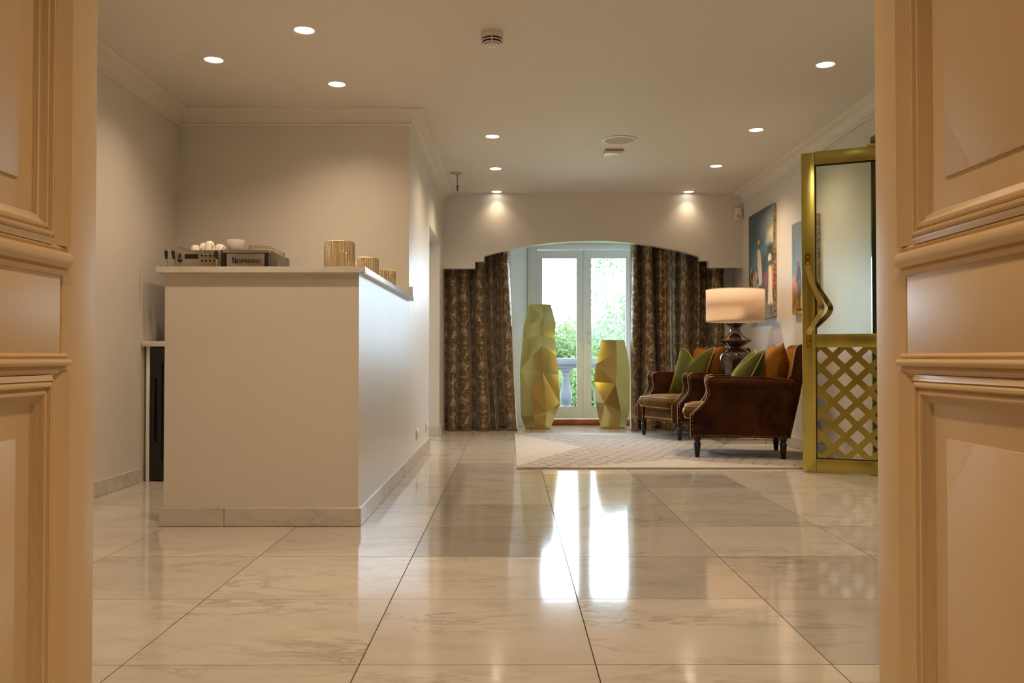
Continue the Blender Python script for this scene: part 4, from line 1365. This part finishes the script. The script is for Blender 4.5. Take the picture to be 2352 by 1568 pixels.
t = thing('table_lamp', 'table lamp with dark glazed gourd base and wide cream drum shade', 'lamp', (LX, LY, 0.0135+0.5225))
z0 = 0.536
def zz(py): return 0.78 + (820-py)*LY/2000 - z0
def rr(px): return px*LY/2000
prof = [(0.075, 0.0), (0.085, 0.008), (0.095, 0.03), (0.120, 0.10)]
prof += [(rr(34), zz(835)), (rr(36), zz(826)), (rr(35.5), zz(818)), (rr(31), zz(809)), (rr(23), zz(803)), (rr(16), zz(800)), (rr(14), zz(798)), (rr(15), zz(796)), (rr(24), zz(791)), (rr(32), zz(786)), (rr(37.5), zz(783)), (rr(38), zz(781.5)), (rr(35), zz(780)), (rr(26), zz(776)), (rr(18), zz(770)), (rr(13), zz(763)), (rr(11.5), zz(756)), (rr(14), zz(750)), (rr(20), zz(746)), (rr(25), zz(743.5)), (rr(24), zz(742)), (rr(6), zz(742))]
# smooth the profile
pc = smooth_curve([(a, 0, b) for a, b in prof], 3)
bm = nb(); lathe(bm, [(max(0.002, p.x), p.z) for p in pc], 48); finish('base', bm, 'ceramic', t, 40)
bm = nb(); tube(bm, [(0, 0, zz(743)), (0, 0, zz(722))], 0.006, 10); sk = finish('stem', bm, 'chrome', t, 40)
bm = nb(); lathe(bm, [(0.017, zz(722)), (0.017, zz(712)), (0.014, zz(711))], 18); finish('bulb_holder', bm, 'black', sk, 40)
bm = nb(); bmesh.ops.create_uvsphere(bm, u_segments=18, v_segments=12, radius=0.030); bmesh.ops.translate(bm, verts=bm.verts, vec=(0, 0, zz(703))); finish('bulb', bm, emission('lamp_bulb', (1.0, 0.60, 0.30), 62.0), sk, 60)
RS = rr(66)
bm = nb()
zb, zt = zz(738), zz(665)
lathe(bm, [(RS, zb), (RS, zt)], 64, cap=False)
sh = finish('shade', bm, 'shade', t, 60)
so = sh.modifiers.new('thick', 'SOLIDIFY'); so.thickness = 0.002
for z_ in (zb, zt):
    bm = nb(); tube(bm, [(RS*math.cos(2*PI*i/64), RS*math.sin(2*PI*i/64), z_) for i in range(64)], 0.0026, 6, closed=True); finish('shade_ring', bm, 'shade', sh, 60)
for k in range(3):
    a = 2*PI*k/3+0.3
    bm = nb(); tube(bm, [(0.012*math.cos(a), 0.012*math.sin(a), zz(719)), (RS*math.cos(a), RS*math.sin(a), zb+0.02)], 0.0018, 6); finish('spider', bm, 'chrome', sh, 40)


# ================================================================== paintings
def canvas_picture(lab, y0, y1, z0, z1, img, th=0.038):
    """hung on the right wall; img[row from top, column from far end]"""
    o = thing('canvas_painting', lab, 'painting', (XR, (y0+y1)/2, z0), 0)
    W, H_ = y1-y0, z1-z0
    boxo('stretcher', -th, -0.002, -W/2, W/2, 0, H_, 'canvas_edge', o)
    nh, nw = img.shape[:2]
    verts = []; cols = []
    for r in range(nh):
        for c in range(nw):
            verts.append((-th-0.0012, W/2 - W*c/(nw-1), H_ - H_*r/(nh-1)))
            cols.append(img[r, c])
    faces = []
    for r in range(nh-1):
        for c in range(nw-1):
            a = r*nw+c
            faces.append((a, a+1, a+nw+1, a+nw))
    me = bpy.data.meshes.new('painted_canvas')
    me.from_pydata(verts, [], faces)
    ca = me.color_attributes.new('paint', 'FLOAT_COLOR', 'POINT')
    flat = np.ones((len(cols), 4), dtype=np.float32)
    flat[:, :3] = np.array(cols)
    ca.data.foreach_set('color', flat.ravel())
    me.materials.append(MAT['paint'])
    p = bpy.data.objects.new('painted_canvas', me); COL.objects.link(p); p.parent = o
    return o

def lin(c): return np.array([(v/255.0)**2.2 for v in c])
class Easel:
    def __init__(s, w, h, seed):
        s.w, s.h = w, h
        s.r = np.random.RandomState(seed)
        s.v, s.u = np.mgrid[0:1:h*1j, 0:1:w*1j]
        s.a = np.zeros((h, w, 3))
        n = np.zeros((h, w))
        for k in (4, 8, 16, 32):
            g = s.r.rand(k+2, k+2)
            yi = s.v*k; xi = s.u*k
            y0 = yi.astype(int); x0 = xi.astype(int)
            fy_ = yi-y0; fx_ = xi-x0
            n += ((g[y0, x0]*(1-fx_) + g[y0, x0+1]*fx_)*(1-fy_) + (g[y0+1, x0]*(1-fx_) + g[y0+1, x0+1]*fx_)*fy_ - 0.5)/math.sqrt(k)*2
        s.n = n
    def mix(s, m, c, tex=0.25):
        c = lin(c)*(1 + tex*s.n[..., None]*1.5)
        s.a = s.a*(1-m[..., None]) + np.clip(c, 0, 1)*m[..., None]
    def ell(s, cu, cv, ru, rv, c, soft=0.15, rot=0.0, tex=0.4):
        du = s.u-cu; dv = s.v-cv
        du, dv = du*math.cos(rot)+dv*math.sin(rot), -du*math.sin(rot)+dv*math.cos(rot)
        d = np.sqrt((du/ru)**2 + (dv/rv)**2) + 0.25*s.n
        s.mix(np.clip((1-d)/soft+0.5, 0, 1), c, tex)
    def strokes(s, n, u0, u1, v0, v1, pal, ru, rv):
        for _ in range(n):
            s.ell(s.r.uniform(u0, u1), s.r.uniform(v0, v1), ru*s.r.uniform(.5, 1.4), rv*s.r.uniform(.5, 1.4), pal[s.r.randint(len(pal))], 0.4, s.r.uniform(-.3, .3))

def robe(e, cu, v0, v1, w0, w1, col, seed, lean=0.0, folds=5):
    """long garment: tapered column of folds from v0 to v1"""
    t = np.clip((e.v-v0)/(v1-v0), 0, 1)
    hw = w0 + (w1-w0)*t
    d = (e.u - cu - lean*t)/hw
    m = np.clip((1-np.abs(d) + 0.25*e.n)*5, 0, 1)*np.clip((e.v-v0)*60, 0, 1)*np.clip((v1-e.v)*40, 0, 1)
    sh = 1 + 0.38*np.sin(d*folds*1.7 + seed + 2.5*e.n + 3*t)
    c = lin(col)[None, None, :]*sh[..., None]
    e.a = e.a*(1-m[..., None]) + np.clip(c, 0, 1)*m[..., None]
e = Easel(130, 230, 5)
sky_t, sky_b = lin((46, 72, 88)), lin((96, 140, 148))
e.a[:] = sky_t*(1-e.v[..., None]) + sky_b*e.v[..., None]
e.a *= (0.75 + 0.45*e.u[..., None])
e.ell(0.95, 0.16, 0.36, 0.10, (140, 158, 156), 1.4); e.ell(1.0, 0.25, 0.22, 0.05, (205, 190, 150), 0.9); e.ell(0.9, 0.31, 0.18, 0.035, (186, 182, 160), 0.9)
e.ell(0.62, 0.53, 0.30, 0.10, (52, 62, 36), 0.5, tex=0.9); e.ell(0.9, 0.45, 0.16, 0.10, (84, 94, 44), 0.5, tex=0.9); e.ell(0.1, 0.60, 0.22, 0.06, (66, 84, 66), 0.5, tex=0.8)
e.mix(np.clip((e.v-0.66 + 0.05*e.n)*14, 0, 1), (92, 56, 24), 0.9)
e.mix(np.clip((e.v-0.80 + 0.05*e.n)*14, 0, 1), (112, 96, 38), 0.8)
e.strokes(60, 0.0, 1.0, 0.56, 0.80, [(66, 30, 14), (118, 56, 20), (36, 24, 16), (150, 84, 34), (44, 34, 24), (90, 70, 40)], 0.05, 0.045)
e.strokes(22, 0.0, 0.35, 0.56, 0.74, [(200, 184, 140), (52, 40, 30), (140, 110, 60), (90, 96, 84)], 0.035, 0.05)
e.ell(0.27, 0.62, 0.10, 0.075, (196, 156, 100), tex=0.8); e.ell(0.70, 0.64, 0.10, 0.06, (150, 66, 26), tex=0.8)
e.ell(0.44, 0.72, 0.16, 0.10, (44, 30, 20), tex=0.8); e.ell(0.62, 0.76, 0.07, 0.10, (84, 38, 18), tex=0.8)
robe(e, 0.42, 0.345, 0.58, 0.055, 0.10, (206, 182, 132), 1.0, 0.05)
robe(e, 0.47, 0.55, 0.70, 0.09, 0.07, (214, 198, 160), 2.0, 0.02)
robe(e, 0.37, 0.66, 0.76, 0.05, 0.03, (190, 170, 130), 3.0)
e.ell(0.44, 0.325, 0.035, 0.025, (110, 60, 34)); e.ell(0.42, 0.285, 0.042, 0.026, (196, 156, 92), tex=0.9)
robe(e, 0.335, 0.74, 0.87, 0.012, 0.010, (222, 208, 174), 0.0); robe(e, 0.50, 0.70, 0.80, 0.022, 0.012, (36, 24, 18), 0.0); robe(e, 0.30, 0.72, 0.84, 0.020, 0.012, (40, 26, 18), 0.0)
robe(e, 0.985, 0.53, 0.76, 0.05, 0.075, (204, 104, 42), 1.5)
robe(e, 0.87, 0.53, 0.89, 0.055, 0.11, (226, 212, 178), 0.6, 0.0, 7)
e.ell(0.86, 0.465, 0.062, 0.034, (232, 220, 190), tex=0.7); e.ell(0.88, 0.512, 0.036, 0.022, (74, 42, 26))
robe(e, 0.90, 0.89, 0.985, 0.035, 0.03, (66, 44, 24), 1.0); e.ell(0.62, 0.40, 0.012, 0.02, (44, 36, 30))
canvas_picture('tall canvas painting of robed riders and a crowd under a blue sky', 7.91, 8.72, 1.144, 2.185, e.a, 0.028)
e = Easel(100, 140, 11)
sky_t, sky_b = lin((126, 130, 138)), lin((104, 150, 162))
e.a[:] = sky_t*(1-e.v[..., None]) + sky_b*e.v[..., None]
e.mix(np.clip((e.v-0.56 + 0.04*e.n)*16, 0, 1), (190, 126, 84), 0.6)
e.mix(np.clip((e.v-0.72 + 0.04*e.n)*14, 0, 1), (168, 124, 52), 0.7)
e.mix(np.clip((e.v-0.90 + 0.04*e.n)*14, 0, 1), (206, 158, 62), 0.7)
robe(e, 0.28, 0.47, 0.66, 0.05, 0.14, (66, 54, 48), 0.5); robe(e, 0.31, 0.62, 0.82, 0.13, 0.10, (92, 78, 84), 1.5, 0.0, 6)
robe(e, 0.29, 0.78, 0.94, 0.04, 0.025, (54, 34, 24), 0.5); e.ell(0.27, 0.45, 0.036, 0.026, (70, 46, 34)); e.ell(0.26, 0.415, 0.034, 0.026, (176, 128, 82))
e.ell(0.11, 0.30, 0.006, 0.20, (52, 40, 32), rot=-0.12); e.ell(0.37, 0.955, 0.16, 0.013, (50, 30, 18))
robe(e, 0.74, 0.52, 0.74, 0.08, 0.16, (130, 72, 42), 2.0); robe(e, 0.76, 0.70, 0.88, 0.12, 0.08, (86, 60, 48), 0.0); e.ell(0.97, 0.6, 0.05, 0.10, (206, 150, 110))
canvas_picture('smaller canvas painting of a robed figure on sand, partly behind the brass door', 6.785, 7.39, 1.14, 1.905, e.a, 0.028)

# ================================================================== brass door
LXd, LYd = 1.999, 5.943
ang = math.atan2(5.745-5.943, 2.435-1.999)
t = thing('brass_door', 'open brass-framed glass door with diagonal lattice in its lower panel', 'door', (LXd, LYd, 0.006), ang)
DW, DT, DH = 0.86, 0.045, 2.165
SW = 0.088
def dbox(nm, x0, x1, z0, z1, mat='brass', y0=-DT/2, y1=DT/2, bev=0.004, par=None):
    return boxo(nm, x0, x1, y0, y1, z0, z1, mat, par or t, bev, 2)
st = dbox('stile', 0.0, SW, 0.0, DH)
dbox('stile', DW-SW, DW, 0.0, DH)
dbox('top_rail', SW, DW-SW, DH-0.085, DH+0.006)
dbox('middle_rail', SW, DW-SW, 0.840, 0.930)
dbox('bottom_rail', SW, DW-SW, 0.0, 0.088)
dbox('glass_pane', SW+0.004, DW-SW-0.004, 0.930, DH-0.085, 'doorpane', -0.004, 0.004, 0)
bm = nb()
g0, g1, gz0, gz1 = SW, DW-SW, 0.930, DH-0.085
for (a, b, c, d_) in ((g0, g0+0.007, gz0, gz1), (g1-0.007, g1, gz0, gz1), (g0, g1, gz1-0.007, gz1)):
    box(bm, a, b, -0.012, 0.012, c, d_)
finish('gasket', bm, 'gasket', t)
bm = nb()
box(bm, SW, SW+0.006, -0.014, 0.014, 0.088, 0.84); box(bm, DW-SW-0.006, DW-SW, -0.014, 0.014, 0.088, 0.84); box(bm, SW, DW-SW, -0.014, 0.014, 0.088, 0.094)
finish('gasket', bm, 'gasket', t)
# lattice bars clipped to the lower panel
px0, px1, pz0, pz1 = SW, DW-SW, 0.088, 0.84
hp = 0.0765
bw = 0.0395
def clip_poly(poly, f):
    out = []
    for i in range(len(poly)):
        a, b = poly[i], poly[(i+1) % len(poly)]
        fa, fb = f(a), f(b)
        if fa >= 0: out.append(a)
        if (fa >= 0) != (fb >= 0):
            s = fa/(fa-fb); out.append((a[0]+(b[0]-a[0])*s, a[1]+(b[1]-a[1])*s))
    return out
for dr in (1, -1):
    for k in range(-14, 26):
        # bar centre line: z - pz0 = dr*(x - xk)
        xk = px0 + 0.030 + hp*2*k + hp*0.0
        cx_ = xk; L_ = 2.0
        hw = bw/math.sqrt(2)
        if dr == 1:
            q = [(xk-hw-0.2, pz0-0.2), (xk+hw-0.2, pz0-0.2), (xk+hw+1.2, pz0+1.2), (xk-hw+1.2, pz0+1.2)]
        else:
            q = [(xk-hw+0.2, pz0-0.2), (xk+hw+0.2, pz0-0.2), (xk+hw-1.2, pz0+1.2), (xk-hw-1.2, pz0+1.2)]
        for f in (lambda p: p[0]-px0, lambda p: px1-p[0], lambda p: p[1]-pz0, lambda p: pz1-p[1]):
            q = clip_poly(q, f)
            if len(q) < 3: break
        if len(q) < 3: continue
        ar = abs(sum(q[i][0]*q[(i+1) % len(q)][1]-q[(i+1) % len(q)][0]*q[i][1] for i in range(len(q))))/2
        if ar < 2e-4: continue
        bm = nb()
        dy = 0.0 if dr == 1 else 0.0006
        prism(bm, q, 'y', -0.010-dy, 0.010+dy)
        finish('lattice_bar', bm, 'brass', t)
# curved handle band with two fixing plates, one on each face
hz = [(0.0, 1.485), (0.0, 1.40), (0.0, 1.36)]
def handle(side):
    y = side*(DT/2)
    pts_ = smooth_curve([(0.040, 0.004, 1.480), (0.040, 0.004, 1.415), (0.043, 0.008, 1.370), (0.072, 0.030, 1.270), (0.118, 0.056, 1.160), (0.134, 0.064, 1.110), (0.120, 0.056, 1.060), (0.070, 0.026, 0.985), (0.046, 0.006, 0.940), (0.042, 0.004, 0.900), (0.042, 0.004, 0.835)], 6)
    bm = nb()
    hw = 0.017
    rows = []
    n = len(pts_)
    for i, p in enumerate(pts_):
        tg = pts_[min(i+1, n-1)] - pts_[max(i-1, 0)]
        tg.normalize()
        wdir = Vector((1, 0, 0)) - tg*tg.x
        wdir.normalize()
        nd = tg.cross(wdir); nd.normalize()
        c = Vector((0.04 + (p.x-0.04)*(1.0 if side < 0 else 1.45), y + side*p.y, p.z))
        nd = Vector((nd.x, nd.y*side, nd.z))
        rows.append([bm.verts.new(c + wdir*hw*a + nd*0.003*b) for a, b in ((-1, -1), (1, -1), (1, 1), (-1, 1))])
    for a, b in zip(rows, rows[1:]):
        for k in range(4):
            bm.faces.new((a[k], a[(k+1) % 4], b[(k+1) % 4], b[k]))
    bm.faces.new(rows[0]); bm.faces.new(rows[-1][::-1])
    h_ = finish('handle', bm, 'brasspolish', t, 50)
    for zc in (1.455, 1.410, 0.905, 0.865):
        bm = nb(); lathe(bm, [(0.007, 0.0), (0.006, 0.004), (0.003, 0.005)], 12)
        bmesh.ops.transform(bm, matrix=Matrix.Translation((0.041, y + side*0.007, zc)) @ Matrix.Rotation(side*-PI/2, 4, 'X'), verts=bm.verts)
        finish('screw', bm, 'nail', h_, 40)
handle(-1); handle(1)
# fixed glass side panel at the entrance reveal
t = thing('glass_side_panel', 'narrow fixed glass panel at the wall end behind the brass door', 'glass panel', (XR, 5.835, 0.0))
boxo('pane', 0.004, 0.36, -0.008, 0.004, 0.01, 2.24, 'doorpane', t)
boxo('glass_edge', 0.000, 0.0045, -0.009, 0.005, 0.01, 2.24, 'greenglass', t)
boxo('channel', 0.0, 0.38, -0.014, 0.004, 0.0, 0.02, 'brass', t)
t = thing('door_closer', 'brass closer arm above the brass door', 'door closer', (2.50, 5.76, 2.178), ang)
boxo('arm', -0.12, 0.25, -0.012, 0.012, 0.012, 0.022, 'brass', t, 0.003)
boxo('pivot_block', -0.10, -0.02, -0.02, 0.02, 0.0, 0.03, 'brass', t, 0.004)

# ================================================================== balcony and garden
struct(boxo('balcony_floor', -2.5, 4.5, 10.36, 12.0, -0.25, -0.03, 'paving'))
t = thing('balustrade', 'weathered stone balustrade outside the french doors', 'balustrade', (0.75, 11.62, -0.03))
boxo('handrail', -3.0, 3.6, -0.13, 0.13, 0.71, 0.80, 'stone', t, 0.015)
boxo('under_rail', -3.0, 3.6, -0.09, 0.09, 0.665, 0.71, 'stone', t, 0.006)
boxo('plinth', -3.0, 3.6, -0.11, 0.11, 0.0, 0.12, 'stone', t, 0.01)
prof = [(0.075, 0.12), (0.075, 0.16), (0.055, 0.175), (0.070, 0.21), (0.082, 0.27), (0.078, 0.34), (0.056, 0.43), (0.042, 0.52), (0.040, 0.56), (0.058, 0.58), (0.058, 0.60), (0.045, 0.61), (0.075, 0.63), (0.075, 0.668)]
bm = nb(); lathe(bm, prof, 24); b0 = finish('baluster', bm, 'stone', t, 35)
for k in range(-6, 8):
    if k != 0:
        copy_obj(b0, t, (0.45*k, 0, 0))
struct(boxo('garden_ground', -40, 45, 12.2, 80, -3.2, -3.0, 'lawn'))

def tree(name, lab, loc, h, rad, nleaf, mat, cz, rz_, seed, leaf=0.10, holes=0.0, trunk=0.12):
    rnd = np.random.RandomState(seed)
    o = thing(name, lab, 'tree', loc, 0, 'garden trees beyond the balustrade')
    # clustered crown
    nc = 26
    cl = []
    for _ in range(nc):
        d = rnd.normal(size=3); d /= np.linalg.norm(d)
        rr_ = rnd.uniform(0.35, 1.0)
        cl.append((d*np.array([rad, rad, rz_])*rr_*0.8 + np.array([0, 0, cz]), rnd.uniform(0.22, 0.45)*rad))
    V = []; F = []
    for i in range(nleaf):
        c, r0 = cl[rnd.randint(nc)]
        d = rnd.normal(size=3); d /= np.linalg.norm(d)
        p = c + d*r0*rnd.uniform(0.5, 1.05)
        a = rnd.normal(size=3); a /= np.linalg.norm(a)
        b = np.cross(a, rnd.normal(size=3)); b /= np.linalg.norm(b)
        s = leaf*rnd.uniform(0.6, 1.3)
        k = len(V)
        V += [tuple(p - a*s), tuple(p + b*s*0.45), tuple(p + a*s), tuple(p - b*s*0.45)]
        F.append((k, k+1, k+2, k+3))
    me = bpy.data.meshes.new('foliage'); me.from_pydata(V, [], F); me.materials.append(MAT[mat])
    f = bpy.data.objects.new('foliage', me); COL.objects.link(f); f.parent = o; f['kind'] = 'stuff'
    bm = nb(); tube(bm, [(0, 0, 0), (0.05, 0, h*0.3), (0, 0.05, cz)], [trunk, trunk*0.8, trunk*0.4], 10); finish('trunk', bm, 'bark', o, 60)
    for k in range(6):
        c = cl[k][0]
        bm = nb(); tube(bm, [(0.02, 0.02, cz*0.55 + 0.05*k), tuple(c*np.array([.5, .5, 1])*0.95), tuple(c)], [trunk*0.4, trunk*0.25, 0.012], 7); finish('branch', bm, 'bark', o, 60)
    return o
tree('leafy_tree', 'dense light green bush tree low behind the tall gold vase', (1.55, 19.0, -3.0), 4.4, 1.55, 26000, 'leaf_a', 3.1, 1.9, 1, 0.05)
tree('leafy_tree', 'loose pale tree reaching up into the right hand pane', (3.3, 23.0, -3.0), 7.0, 2.0, 7000, 'leaf_b', 5.2, 2.6, 2, 0.05)
tree('leafy_tree', 'green tree low in the right hand pane', (3.5, 17.0, -3.0), 4.0, 1.3, 18000, 'leaf_a', 2.7, 1.6, 3, 0.045)
tree('leafy_tree', 'far tree in the gap between the low bushes', (2.4, 28.0, -3.0), 5.0, 2.4, 20000, 'leaf_b', 3.2, 2.1, 4, 0.065)
